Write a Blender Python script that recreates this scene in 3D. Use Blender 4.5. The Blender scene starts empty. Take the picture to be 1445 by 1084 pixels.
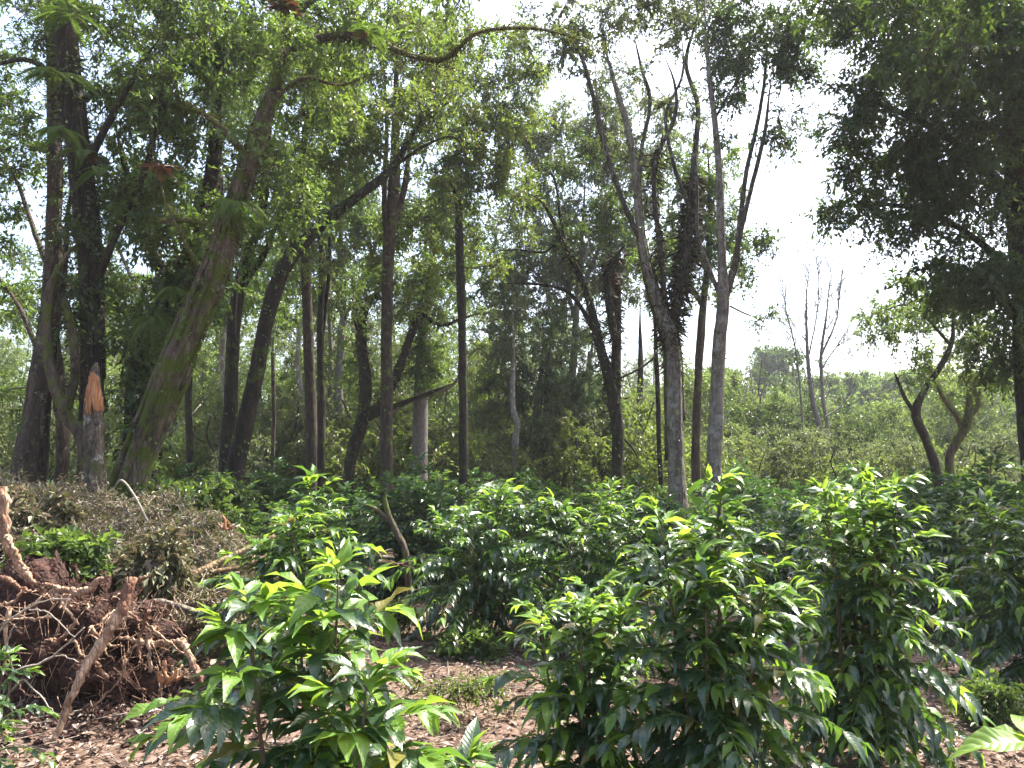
import bpy, math, random
import numpy as np
from mathutils import Vector, Matrix

# ------------------------------------------------------------------ camera, sky, sun, exposure
sc = bpy.context.scene
COL = sc.collection
F, CX, CY, HZ, CAMH = 1125.0, 722.5, 542.0, 665.0, 1.9
PITCH = math.atan((HZ - CY) / F)
cam_d = bpy.data.cameras.new('camera')
cam = bpy.data.objects.new('camera', cam_d); COL.objects.link(cam)
cam.location = (0, 0, CAMH)
cam.rotation_euler = (math.pi / 2 + PITCH, 0, 0)
cam_d.sensor_width = 36.0
cam_d.lens = 36.0 * F / 1445.0
cam_d.clip_start = 0.05
cam_d.clip_end = 2000
sc.camera = cam

SUN_EL, SUN_AZ = math.radians(62), math.radians(50)      # azimuth measured to the right of the view direction
world = bpy.data.worlds.new('World'); sc.world = world
world.use_nodes = True
wn = world.node_tree.nodes; wl = world.node_tree.links
wn.clear()
sky = wn.new('ShaderNodeTexSky'); sky.sky_type = 'NISHITA'; sky.sun_disc = False
sky.sun_elevation = SUN_EL; sky.sun_rotation = SUN_AZ
sky.air_density = 1.0; sky.dust_density = 5.0; sky.ozone_density = 1.0
bg = wn.new('ShaderNodeBackground'); bg.inputs['Strength'].default_value = 0.15
wo = wn.new('ShaderNodeOutputWorld')
wl.new(sky.outputs[0], bg.inputs['Color']); wl.new(bg.outputs[0], wo.inputs['Surface'])

sun_d = bpy.data.lights.new('sun', 'SUN'); sun_d.energy = 5.0; sun_d.angle = math.radians(0.5)
sun_d.color = (1.0, 0.95, 0.86)
sun = bpy.data.objects.new('sun', sun_d); COL.objects.link(sun)
sdir = Vector((math.sin(SUN_AZ) * math.cos(SUN_EL), math.cos(SUN_AZ) * math.cos(SUN_EL), math.sin(SUN_EL)))
sun.rotation_euler = sdir.to_track_quat('Z', 'Y').to_euler()
sun.location = sdir * 60

sc.view_settings.view_transform = 'Standard'
sc.view_settings.look = 'None'
sc.view_settings.exposure = 1.9
sc.view_settings.gamma = 1.0
sc.view_settings.use_curve_mapping = False
sc.render.engine = 'CYCLES'
sc.cycles.max_bounces = 8
sc.cycles.diffuse_bounces = 4
sc.cycles.glossy_bounces = 2
sc.cycles.transmission_bounces = 4
sc.cycles.volume_bounces = 1
sc.cycles.caustics_reflective = False
sc.cycles.caustics_refractive = False
sc.cycles.use_denoising = True

# ------------------------------------------------------------------ helpers
def rg(seed): return np.random.default_rng(seed)
_cp, _sp = math.cos(PITCH), math.sin(PITCH)
def at(px, py, Y):
    x = (px - CX) / F; u = -(py - CY) / F
    d = np.array([x, _cp - _sp * u, _sp + _cp * u])
    return np.array([0, 0, CAMH]) + d * (Y / d[1])

def sstep(a, b, x):
    t = np.clip((x - a) / (b - a), 0, 1); return t * t * (3 - 2 * t)

def gz(x, y):
    x = np.asarray(x, float); y = np.asarray(y, float)
    near = 0.05 * np.sin(x * 1.1 + 0.7) * np.sin(y * 0.83) + 0.03 * np.sin(x * 2.7 + y * 1.9)
    mound = 0.22 * np.exp(-(((x + 3.3) / 1.5) ** 2 + ((y - 6.6) / 1.0) ** 2))
    hill = sstep(42, 140, y) * (8.0 + 2.2 * np.sin(x * 0.035 + 1.0) + 1.0 * np.sin(x * 0.09))
    return near * (1 - sstep(30, 60, y)) + mound + hill

def nrmz(a): return a / np.maximum(np.linalg.norm(a, axis=-1, keepdims=True), 1e-9)

class MB:
    """collects triangles; build() links them as one mesh object"""
    def __init__(s): s.V = []; s.T = []; s.A = []; s.M = []; s.UV = []; s.n = 0
    def add(s, V, T, tint=0.5, mat=0, uv=None):
        V = np.asarray(V, float).reshape(-1, 3); T = np.asarray(T, np.int64).reshape(-1, 3)
        if not len(T): return
        s.V.append(V); s.T.append(T + s.n); s.n += len(V)
        s.A.append(np.broadcast_to(np.asarray(tint, float), (len(T),)).copy())
        s.M.append(np.broadcast_to(np.asarray(mat, np.int64), (len(T),)).copy())
        s.UV.append(uv if uv is not None else np.zeros((len(V), 2)))
    def mesh(s, name, mats, origin=(0, 0, 0), smooth=True):
        V = np.concatenate(s.V) - np.asarray(origin, float); T = np.concatenate(s.T)
        me = bpy.data.meshes.new(name)
        me.vertices.add(len(V)); me.vertices.foreach_set('co', V.astype(np.float32).ravel())
        me.loops.add(len(T) * 3); me.loops.foreach_set('vertex_index', T.astype(np.int32).ravel())
        me.polygons.add(len(T)); me.polygons.foreach_set('loop_start', np.arange(0, len(T) * 3, 3, dtype=np.int32))
        for m in (mats if isinstance(mats, (list, tuple)) else [mats]): me.materials.append(m)
        me.polygons.foreach_set('material_index', np.concatenate(s.M).astype(np.int32))
        me.update(calc_edges=True)
        me.polygons.foreach_set('use_smooth', np.full(len(T), smooth, bool))
        a = me.attributes.new('tint', 'FLOAT', 'FACE'); a.data.foreach_set('value', np.concatenate(s.A).astype(np.float32))
        uvl = me.uv_layers.new(name='UVMap')
        uv = np.concatenate(s.UV)[T.ravel()]
        uvl.data.foreach_set('uv', uv.astype(np.float32).ravel())
        return me
    def build(s, name, mats, parent=None, kind=None, smooth=True, origin=None):
        o0 = origin if origin is not None else (parent.location if parent is not None else (0, 0, 0))
        me = s.mesh(name, mats, tuple(o0), smooth)
        o = bpy.data.objects.new(name, me); COL.objects.link(o)
        if parent is not None: o.parent = parent
        elif origin is not None: o.location = origin
        if kind: o['kind'] = kind
        return o

def thing(name, label, cat, loc, group=None):
    o = bpy.data.objects.new(name, None); COL.objects.link(o)
    o.empty_display_size = 0.2
    o.location = tuple(float(v) for v in loc)
    o['label'] = label; o['category'] = cat
    if group: o['group'] = group
    return o
def tag(o, label, cat, group=None):
    o['label'] = label; o['category'] = cat
    if group: o['group'] = group
    return o

KIDS = {}
def kids(o): return [c for c in bpy.data.objects if c.parent == o]
def copy_thing(src, children, loc, rz, s, label, sz=None):
    r = src.copy(); COL.objects.link(r); r.location = tuple(float(v) for v in loc)
    r.rotation_euler = (0, 0, rz); r.scale = (s, s, sz or s); r['label'] = label
    for ch in children:
        c = ch.copy(); COL.objects.link(c); c.parent = r
    return r

def catmull(P, n):
    P = np.asarray(P, float)
    if len(P) == 2:
        t = np.linspace(0, 1, n)[:, None]; return P[0] * (1 - t) + P[1] * t
    Q = np.vstack([2 * P[0] - P[1], P, 2 * P[-1] - P[-2]])
    m = len(P) - 1
    s = np.linspace(0, m - 1e-6, n); i = s.astype(int); t = (s - i)[:, None]
    p0, p1, p2, p3 = Q[i], Q[i + 1], Q[i + 2], Q[i + 3]
    return 0.5 * (2 * p1 + (p2 - p0) * t + (2 * p0 - 5 * p1 + 4 * p2 - p3) * t ** 2 + (3 * p1 - p0 - 3 * p2 + p3) * t ** 3)

def tube(mb, P, R, sides=6, rough=0.0, seed=0, cap=True, tint=0.5, mat=0):
    P = np.asarray(P, float); R = np.asarray(R, float); n = len(P)
    Tn = nrmz(np.gradient(P, axis=0))
    u = np.cross(Tn[0], [0.3, 0.9, 0.1]); u = u / np.linalg.norm(u)
    U = np.empty((n, 3)); U[0] = u
    for i in range(1, n):
        u = u - Tn[i] * np.dot(u, Tn[i]); u = u / max(np.linalg.norm(u), 1e-9); U[i] = u
    W = np.cross(Tn, U)
    a = np.linspace(0, 2 * math.pi, sides, endpoint=False)
    rr = np.repeat(R[:, None], sides, 1)
    if rough:
        r_ = rg(seed)
        s = np.linspace(0, 1, n)[:, None] * n
        k = np.zeros((n, sides))
        for q in (2, 3, 5, 7):
            k += np.sin(q * a[None] + r_.uniform(0, 6.28) + np.sin(s * r_.uniform(0.15, 0.5) + r_.uniform(0, 6)) * 1.4) * r_.uniform(0.4, 1) / math.sqrt(q)
        k += r_.normal(0, 0.35, (n, sides))
        k += 0.7 * np.sin(s * r_.uniform(0.3, 0.8) + r_.uniform(0, 6))
        rr = rr * (1 + rough * k)
    V = P[:, None] + U[:, None] * (np.cos(a)[None, :, None] * rr[..., None]) + W[:, None] * (np.sin(a)[None, :, None] * rr[..., None])
    V = V.reshape(-1, 3)
    i = np.arange(n - 1)[:, None] * sides; j = np.arange(sides)[None]; j2 = (j + 1) % sides
    A, B, C, D = i + j, i + j2, i + sides + j2, i + sides + j
    T = np.concatenate([np.stack([A, B, C], -1).reshape(-1, 3), np.stack([A, C, D], -1).reshape(-1, 3)])
    if cap:
        V = np.vstack([V, P[-1] + Tn[-1] * R[-1] * 0.5, P[0]])
        c = (n - 1) * sides; jj = np.arange(sides); k2 = (jj + 1) % sides
        T = np.vstack([T, np.stack([c + jj, c + k2, np.full(sides, n * sides)], -1), np.stack([k2, jj, np.full(sides, n * sides + 1)], -1)])
    uv = np.zeros((len(V), 2))
    mb.add(V, T, tint, mat, uv)

def prisms(mb, A, B, ra, rb, tint=0.5, mat=0):
    """many three-sided twigs at once"""
    A = np.asarray(A, float).reshape(-1, 3); B = np.asarray(B, float).reshape(-1, 3); n = len(A)
    if not n: return
    d = nrmz(B - A); u = nrmz(np.cross(d, np.array([0.31, 0.22, 0.92]))); w = np.cross(d, u)
    V = np.empty((n, 6, 3))
    ra = np.broadcast_to(np.asarray(ra, float), (n,))[:, None]; rb = np.broadcast_to(np.asarray(rb, float), (n,))[:, None]
    for k in range(3):
        c, s = math.cos(k * 2.0944), math.sin(k * 2.0944)
        V[:, k] = A + (u * c + w * s) * ra; V[:, 3 + k] = B + (u * c + w * s) * rb
    base = np.array([[0, 1, 4], [0, 4, 3], [1, 2, 5], [1, 5, 4], [2, 0, 3], [2, 3, 5]])
    T = (base[None] + (np.arange(n) * 6)[:, None, None]).reshape(-1, 3)
    tt = np.repeat(np.broadcast_to(np.asarray(tint, float), (n,)), 6)
    mb.add(V.reshape(-1, 3), T, tt, mat)

def leaf_cards(mb, P, D, N, L, W, tint, mat=0, curl=0.15):
    """small leaves: a folded, pointed leaf of two to four faces each"""
    n = len(P)
    D = nrmz(D); S = nrmz(np.cross(D, N)); N = np.cross(S, D)
    L = np.broadcast_to(L, (n,))[:, None]; W = np.broadcast_to(W, (n,))[:, None]
    V = np.empty((n, 4, 3))
    V[:, 0] = P
    V[:, 1] = P + D * L * 0.45 + S * W * 0.5 + N * W * 0.22
    V[:, 2] = P + D * L - N * L * curl
    V[:, 3] = P + D * L * 0.45 - S * W * 0.5 + N * W * 0.22
    base = np.array([[0, 1, 2], [0, 2, 3]])
    T = (base[None] + (np.arange(n) * 4)[:, None, None]).reshape(-1, 3)
    mb.add(V.reshape(-1, 3), T, np.repeat(tint, 2), mat)

# ------------------------------------------------------------------ materials
def nt(name):
    m = bpy.data.materials.new(name); m.use_nodes = True
    t = m.node_tree; t.nodes.clear()
    out = t.nodes.new('ShaderNodeOutputMaterial')
    return m, t.nodes, t.links, out
def mixc(nodes, links, fac, a, b):
    x = nodes.new('ShaderNodeMix'); x.data_type = 'RGBA'
    for s, v in ((x.inputs[0], fac), (x.inputs[6], a), (x.inputs[7], b)):
        if isinstance(v, bpy.types.NodeSocket): links.new(v, s)
        elif isinstance(v, (int, float)): s.default_value = v
        else: s.default_value = (*v, 1)
    return x.outputs[2]
def math_(nodes, links, op, a, b=None, clamp=False):
    x = nodes.new('ShaderNodeMath'); x.operation = op; x.use_clamp = clamp
    for s, v in ((x.inputs[0], a), (x.inputs[1], b)):
        if v is None: continue
        if isinstance(v, bpy.types.NodeSocket): links.new(v, s)
        else: s.default_value = v
    return x.outputs[0]

def leaf_mat(name, c1, c2, tr, trf=0.4, rough=0.38, spec=0.5, veins=False, odd=None):
    m, N, L, out = nt(name)
    at_ = N.new('ShaderNodeAttribute'); at_.attribute_name = 'tint'
    oi = N.new('ShaderNodeObjectInfo')
    f = math_(N, L, 'FRACT', math_(N, L, 'ADD', at_.outputs['Fac'], oi.outputs['Random']))
    col = mixc(N, L, f, c1, c2)
    trc = mixc(N, L, f, tr, tuple(min(1, v * 0.6) for v in tr))
    if odd:
        g = math_(N, L, 'GREATER_THAN', f, 1 - odd[1])
        col = mixc(N, L, g, col, odd[0]); trc = mixc(N, L, g, trc, odd[0])
    p = N.new('ShaderNodeBsdfPrincipled'); p.inputs['Roughness'].default_value = rough
    p.inputs['Specular IOR Level'].default_value = spec
    tl = N.new('ShaderNodeBsdfTranslucent')
    if veins:
        uv = N.new('ShaderNodeUVMap'); uv.uv_map = 'UVMap'
        sp = N.new('ShaderNodeSeparateXYZ'); L.new(uv.outputs[0], sp.inputs[0])
        au = math_(N, L, 'ABSOLUTE', sp.outputs[0])
        rib = math_(N, L, 'LESS_THAN', au, 0.05)
        ph = math_(N, L, 'MULTIPLY', math_(N, L, 'SUBTRACT', sp.outputs[1], math_(N, L, 'MULTIPLY', au, 0.17)), 62.0)
        wv = math_(N, L, 'SINE', ph)
        vn = math_(N, L, 'GREATER_THAN', wv, 0.93)
        vv = math_(N, L, 'MAXIMUM', rib, math_(N, L, 'MULTIPLY', vn, 0.45))
        pale = tuple(min(1, v * 2.0 + 0.02) for v in c2)
        col = mixc(N, L, math_(N, L, 'MULTIPLY', vv, 0.75), col, pale)
        trc = mixc(N, L, math_(N, L, 'MULTIPLY', vv, 0.6), trc, tuple(v * 0.45 for v in tr))
        b = N.new('ShaderNodeBump'); b.inputs['Strength'].default_value = 0.2; b.inputs['Distance'].default_value = 0.004
        hgt = math_(N, L, 'SUBTRACT', math_(N, L, 'ABSOLUTE', math_(N, L, 'SINE', math_(N, L, 'MULTIPLY', ph, 0.5))), rib)
        L.new(hgt, b.inputs['Height']); L.new(b.outputs[0], p.inputs['Normal'])
        tc = N.new('ShaderNodeTexCoord')
        ns = N.new('ShaderNodeTexNoise'); ns.inputs['Scale'].default_value = 9; L.new(tc.outputs['Object'], ns.inputs['Vector'])
        rr = N.new('ShaderNodeMapRange'); L.new(ns.outputs[0], rr.inputs[0])
        rr.inputs[1].default_value = 0.3; rr.inputs[2].default_value = 0.7
        rr.inputs[3].default_value = rough - 0.08; rr.inputs[4].default_value = rough + 0.14
        L.new(rr.outputs[0], p.inputs['Roughness'])
    L.new(col, p.inputs['Base Color']); L.new(trc, tl.inputs['Color'])
    mx = N.new('ShaderNodeMixShader'); mx.inputs[0].default_value = trf
    L.new(p.outputs[0], mx.inputs[1]); L.new(tl.outputs[0], mx.inputs[2]); L.new(mx.outputs[0], out.inputs['Surface'])
    return m

def bark_mat(name, c1, c2, c3=None, moss=0.0, mossc=(0.09, 0.12, 0.015), scale=9.0, stretch=0.22, bump=0.6, lichen=0.0, lc=(0.42, 0.42, 0.38)):
    m, N, L, out = nt(name)
    tc = N.new('ShaderNodeTexCoord')
    mp = N.new('ShaderNodeMapping'); mp.inputs['Scale'].default_value = (1, 1, stretch); L.new(tc.outputs['Object'], mp.inputs[0])
    n1 = N.new('ShaderNodeTexNoise'); n1.inputs['Scale'].default_value = scale; n1.inputs['Detail'].default_value = 8; n1.inputs['Roughness'].default_value = 0.65
    L.new(mp.outputs[0], n1.inputs['Vector'])
    vo = N.new('ShaderNodeTexVoronoi'); vo.feature = 'DISTANCE_TO_EDGE'; vo.inputs['Scale'].default_value = scale * 2.0; L.new(mp.outputs[0], vo.inputs['Vector'])
    r1 = N.new('ShaderNodeMapRange'); L.new(n1.outputs[0], r1.inputs[0]); r1.inputs[1].default_value = 0.35; r1.inputs[2].default_value = 0.66
    col = mixc(N, L, r1.outputs[0], c1, c2)
    crack = math_(N, L, 'LESS_THAN', vo.outputs['Distance'], 0.06)
    col = mixc(N, L, math_(N, L, 'MULTIPLY', crack, 0.45), col, tuple(v * 0.35 for v in c1))
    n2 = N.new('ShaderNodeTexNoise'); n2.inputs['Scale'].default_value = 2.3; n2.inputs['Detail'].default_value = 6; n2.inputs['Roughness'].default_value = 0.7
    L.new(tc.outputs['Object'], n2.inputs['Vector'])
    if lichen:
        n3 = N.new('ShaderNodeTexNoise'); n3.inputs['Scale'].default_value = 6; n3.inputs['Detail'].default_value = 7; n3.inputs['Roughness'].default_value = 0.75
        L.new(tc.outputs['Object'], n3.inputs['Vector'])
        r3 = N.new('ShaderNodeMapRange'); L.new(n3.outputs[0], r3.inputs[0]); r3.inputs[1].default_value = 0.62 - lichen * 0.25; r3.inputs[2].default_value = 0.68 - lichen * 0.2
        col = mixc(N, L, math_(N, L, 'MULTIPLY', r3.outputs[0], 0.8), col, lc)
    if c3:
        r4 = N.new('ShaderNodeMapRange'); L.new(n2.outputs[0], r4.inputs[0]); r4.inputs[1].default_value = 0.5; r4.inputs[2].default_value = 0.62
        col = mixc(N, L, r4.outputs[0], col, c3)
    if moss:
        n4 = N.new('ShaderNodeTexNoise'); n4.inputs['Scale'].default_value = 3.1; n4.inputs['Detail'].default_value = 9; n4.inputs['Roughness'].default_value = 0.72
        mp2 = N.new('ShaderNodeMapping'); mp2.inputs['Location'].default_value = (3, 5, 1); L.new(tc.outputs['Object'], mp2.inputs[0]); L.new(mp2.outputs[0], n4.inputs['Vector'])
        r5 = N.new('ShaderNodeMapRange'); L.new(n4.outputs[0], r5.inputs[0]); r5.inputs[1].default_value = 0.66 - moss * 0.32; r5.inputs[2].default_value = 0.74 - moss * 0.32
        mc = mixc(N, L, n1.outputs[0], tuple(v * 0.5 for v in mossc), tuple(v * 1.4 for v in mossc))
        col = mixc(N, L, r5.outputs[0], col, mc)
    p = N.new('ShaderNodeBsdfPrincipled'); p.inputs['Roughness'].default_value = 0.9; p.inputs['Specular IOR Level'].default_value = 0.25
    b = N.new('ShaderNodeBump'); b.inputs['Strength'].default_value = bump; b.inputs['Distance'].default_value = 0.03
    h = math_(N, L, 'ADD', n1.outputs[0], math_(N, L, 'MULTIPLY', math_(N, L, 'MINIMUM', vo.outputs['Distance'], 0.25), 1.6))
    L.new(h, b.inputs['Height']); L.new(b.outputs[0], p.inputs['Normal'])
    L.new(col, p.inputs['Base Color']); L.new(p.outputs[0], out.inputs['Surface'])
    return m

M = {}
M['coffee'] = leaf_mat('coffee leaf green', (0.016, 0.042, 0.020), (0.040, 0.078, 0.028), (0.14, 0.28, 0.03), 0.34, 0.27, 0.9, veins=True, odd=((0.16, 0.14, 0.03), 0.035))
M['coffee_young'] = leaf_mat('young coffee leaf green', (0.065, 0.15, 0.018), (0.11, 0.20, 0.028), (0.34, 0.52, 0.05), 0.46, 0.36, 0.5, veins=True)
M['coffee_dull'] = leaf_mat('dark coffee leaf green', (0.018, 0.045, 0.020), (0.034, 0.075, 0.030), (0.08, 0.19, 0.03), 0.30, 0.35, 0.62, veins=False)
M['mid'] = leaf_mat('mid green canopy leaf', (0.042, 0.078, 0.020), (0.075, 0.12, 0.032), (0.20, 0.31, 0.04), 0.42)
M['lime'] = leaf_mat('yellow green canopy leaf', (0.055, 0.085, 0.018), (0.10, 0.135, 0.03), (0.24, 0.34, 0.04), 0.44, odd=((0.16, 0.11, 0.03), 0.04))
M['dark'] = leaf_mat('dark green canopy leaf', (0.022, 0.044, 0.015), (0.048, 0.078, 0.023), (0.12, 0.20, 0.025), 0.36)
M['olive'] = leaf_mat('olive grey canopy leaf', (0.065, 0.085, 0.04), (0.11, 0.125, 0.06), (0.2, 0.26, 0.07), 0.42, 0.5)
M['pale'] = leaf_mat('pale thicket leaf', (0.075, 0.11, 0.035), (0.13, 0.17, 0.055), (0.24, 0.34, 0.06), 0.44, 0.5)
M['wood'] = leaf_mat('far-off mixed foliage', (0.025, 0.05, 0.02), (0.15, 0.185, 0.06), (0.22, 0.32, 0.06), 0.4, 0.6)
M['withered'] = leaf_mat('withered leaf', (0.085, 0.095, 0.035), (0.19, 0.17, 0.10), (0.16, 0.15, 0.05), 0.25, 0.5, odd=((0.20, 0.15, 0.09), 0.3))
M['fern'] = leaf_mat('fern green', (0.04, 0.07, 0.016), (0.08, 0.11, 0.03), (0.16, 0.27, 0.03), 0.45, 0.5)
M['epi'] = leaf_mat('red brown epiphyte', (0.022, 0.011, 0.007), (0.05, 0.026, 0.016), (0.06, 0.03, 0.01), 0.25, 0.7, 0.2, odd=((0.05, 0.07, 0.015), 0.25))
M['redleaf'] = leaf_mat('reddish bromeliad leaf', (0.07, 0.022, 0.014), (0.05, 0.05, 0.015), (0.12, 0.04, 0.015), 0.3, 0.5)
M['mosstuft'] = leaf_mat('moss tuft', (0.05, 0.07, 0.008), (0.12, 0.13, 0.015), (0.16, 0.19, 0.02), 0.35, 0.8, 0.2)
M['litter'] = leaf_mat('dry fallen leaf', (0.075, 0.047, 0.032), (0.26, 0.185, 0.135), (0.16, 0.09, 0.06), 0.12, 0.55, 0.4, odd=((0.30, 0.24, 0.20), 0.22))
M['bark_brown'] = bark_mat('brown bark', (0.030, 0.021, 0.016), (0.085, 0.062, 0.047), moss=0.3, lichen=0.12, lc=(0.16, 0.15, 0.12))
M['bark_dark'] = bark_mat('dark bark', (0.014, 0.011, 0.009), (0.045, 0.034, 0.026), moss=0.35, mossc=(0.05, 0.07, 0.012))
M['bark_moss'] = bark_mat('mossy bark', (0.04, 0.03, 0.022), (0.12, 0.09, 0.068), moss=0.55, mossc=(0.065, 0.08, 0.012))
M['bark_grey'] = bark_mat('grey lichen bark', (0.10, 0.082, 0.064), (0.24, 0.205, 0.17), moss=0.25, mossc=(0.05, 0.06, 0.02), lichen=0.45, lc=(0.27, 0.265, 0.24), scale=8, bump=0.9)
M['bark_limb'] = bark_mat('brown grey limb bark', (0.035, 0.028, 0.022), (0.10, 0.085, 0.07), moss=0.3, mossc=(0.05, 0.055, 0.015), lichen=0.3, lc=(0.2, 0.195, 0.17), scale=9)
M['bark_moss2'] = bark_mat('brown lichened bark', (0.045, 0.033, 0.024), (0.14, 0.11, 0.085), moss=0.45, mossc=(0.06, 0.07, 0.02), lichen=0.35, lc=(0.26, 0.25, 0.21), scale=10, bump=1.0)
M['bark_violet'] = bark_mat('grey violet bark', (0.12, 0.10, 0.095), (0.20, 0.175, 0.165), scale=14, stretch=0.5, bump=0.35)
M['bark_pale'] = bark_mat('pale bark', (0.16, 0.14, 0.12), (0.30, 0.27, 0.23), moss=0.1, lichen=0.4)
M['bark_split'] = bark_mat('torn pale and brown bark', (0.045, 0.03, 0.022), (0.17, 0.13, 0.10), c3=(0.03, 0.022, 0.016), moss=0.62, mossc=(0.06, 0.08, 0.01), stretch=0.1, scale=9, bump=1.0)
M['wood_orange'] = bark_mat('freshly torn orange wood', (0.30, 0.11, 0.045), (0.58, 0.30, 0.15), c3=(0.38, 0.17, 0.08), scale=22, stretch=0.06, bump=0.9)
M['wood_root'] = bark_mat('peeled root wood', (0.20, 0.11, 0.065), (0.54, 0.38, 0.26), c3=(0.14, 0.07, 0.045), scale=16, stretch=0.3, bump=0.8)
M['wood_pole'] = bark_mat('brown pole bark', (0.15, 0.10, 0.055), (0.30, 0.21, 0.12), scale=14, stretch=0.4, bump=0.5)
M['twig'] = bark_mat('twig bark', (0.05, 0.04, 0.03), (0.10, 0.08, 0.06), scale=20, bump=0.2)
M['twig_grey'] = bark_mat('grey dry twig', (0.20, 0.165, 0.13), (0.36, 0.31, 0.26), scale=20, bump=0.2)
M['stem'] = bark_mat('coffee stem', (0.10, 0.07, 0.05), (0.19, 0.14, 0.10), scale=24, bump=0.3)
M['stem_green'] = bark_mat('green coffee shoot', (0.06, 0.10, 0.02), (0.12, 0.16, 0.04), scale=24, bump=0.1)
M['soil'] = bark_mat('red brown root soil', (0.022, 0.011, 0.008), (0.085, 0.040, 0.029), scale=10, stretch=1.0, bump=1.0)

def ground_mat():
    m, N, L, out = nt('leaf litter soil')
    tc = N.new('ShaderNodeTexCoord')
    def noise(s, d=6, r=0.6):
        n = N.new('ShaderNodeTexNoise'); n.inputs['Scale'].default_value = s; n.inputs['Detail'].default_value = d; n.inputs['Roughness'].default_value = r
        L.new(tc.outputs['Object'], n.inputs['Vector']); return n.outputs[0]
    a = N.new('ShaderNodeMapRange'); L.new(noise(14, 8, 0.7), a.inputs[0]); a.inputs[1].default_value = 0.35; a.inputs[2].default_value = 0.68
    col = mixc(N, L, a.outputs[0], (0.045, 0.027, 0.019), (0.14, 0.093, 0.066))
    v = N.new('ShaderNodeTexVoronoi'); v.inputs['Scale'].default_value = 26; L.new(tc.outputs['Object'], v.inputs['Vector'])
    sp = N.new('ShaderNodeSeparateColor'); L.new(v.outputs['Color'], sp.inputs[0])
    col = mixc(N, L, math_(N, L, 'MULTIPLY', math_(N, L, 'GREATER_THAN', sp.outputs[0], 0.6), 0.55), col, (0.22, 0.145, 0.115))
    g = N.new('ShaderNodeMapRange'); L.new(noise(0.8, 5), g.inputs[0]); g.inputs[1].default_value = 0.56; g.inputs[2].default_value = 0.7
    col = mixc(N, L, math_(N, L, 'MULTIPLY', g.outputs[0], 0.5), col, (0.07, 0.085, 0.03))
    # far away the sheet is grown over
    sx = N.new('ShaderNodeSeparateXYZ'); L.new(tc.outputs['Object'], sx.inputs[0])
    fr = N.new('ShaderNodeMapRange'); L.new(sx.outputs[1], fr.inputs[0]); fr.inputs[1].default_value = 22; fr.inputs[2].default_value = 34
    col = mixc(N, L, fr.outputs[0], col, (0.075, 0.095, 0.035))
    p = N.new('ShaderNodeBsdfPrincipled'); p.inputs['Roughness'].default_value = 0.92; p.inputs['Specular IOR Level'].default_value = 0.2
    b = N.new('ShaderNodeBump'); b.inputs['Strength'].default_value = 0.7; b.inputs['Distance'].default_value = 0.03
    L.new(noise(30, 8, 0.7), b.inputs['Height']); L.new(b.outputs[0], p.inputs['Normal'])
    L.new(col, p.inputs['Base Color']); L.new(p.outputs[0], out.inputs['Surface'])
    return m
M['ground'] = ground_mat()

# ------------------------------------------------------------------ ground
def ground():
    xs = np.concatenate([np.linspace(-240, -12, 40), np.linspace(-11.8, 11.8, 120), np.linspace(12, 240, 40)])
    ys = np.concatenate([np.linspace(-40, 0, 12), np.linspace(0.3, 18, 100), np.linspace(19, 380, 80)])
    X, Y = np.meshgrid(xs, ys); Z = gz(X, Y)
    r = rg(3); Z = Z + r.normal(0, 0.006, Z.shape) * (Y < 20)
    V = np.stack([X, Y, Z], -1).reshape(-1, 3)
    nx, ny = len(xs), len(ys)
    i = np.arange(ny - 1)[:, None] * nx; j = np.arange(nx - 1)[None]
    A, B, C, D = i + j, i + j + 1, i + nx + j + 1, i + nx + j
    T = np.concatenate([np.stack([A, B, C], -1).reshape(-1, 3), np.stack([A, C, D], -1).reshape(-1, 3)])
    mb = MB(); mb.add(V, T)
    o = mb.build('ground', M['ground']); o['kind'] = 'structure'
ground()

# ------------------------------------------------------------------ trees
def track_pts(Y, pts, dY=0.0, kgr=0.0):
    """pixel track (x, y, width) -> points and radii; a y of None stands on the ground"""
    P = []; R = []
    n = len(pts)
    for k, q in enumerate(pts):
        px, py, w = q[:3]
        yy = q[3] if len(q) > 3 else Y + dY * (k / max(1, n - 1))
        if py is None:
            x = (px - CX) / F * yy; z = float(gz(x, yy)) - 0.12
            P.append(np.array([x, yy, z]))
        else: P.append(at(px, py, yy))
        R.append(w * 0.5 / F * yy)
    return np.array(P), np.array(R)

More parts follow.
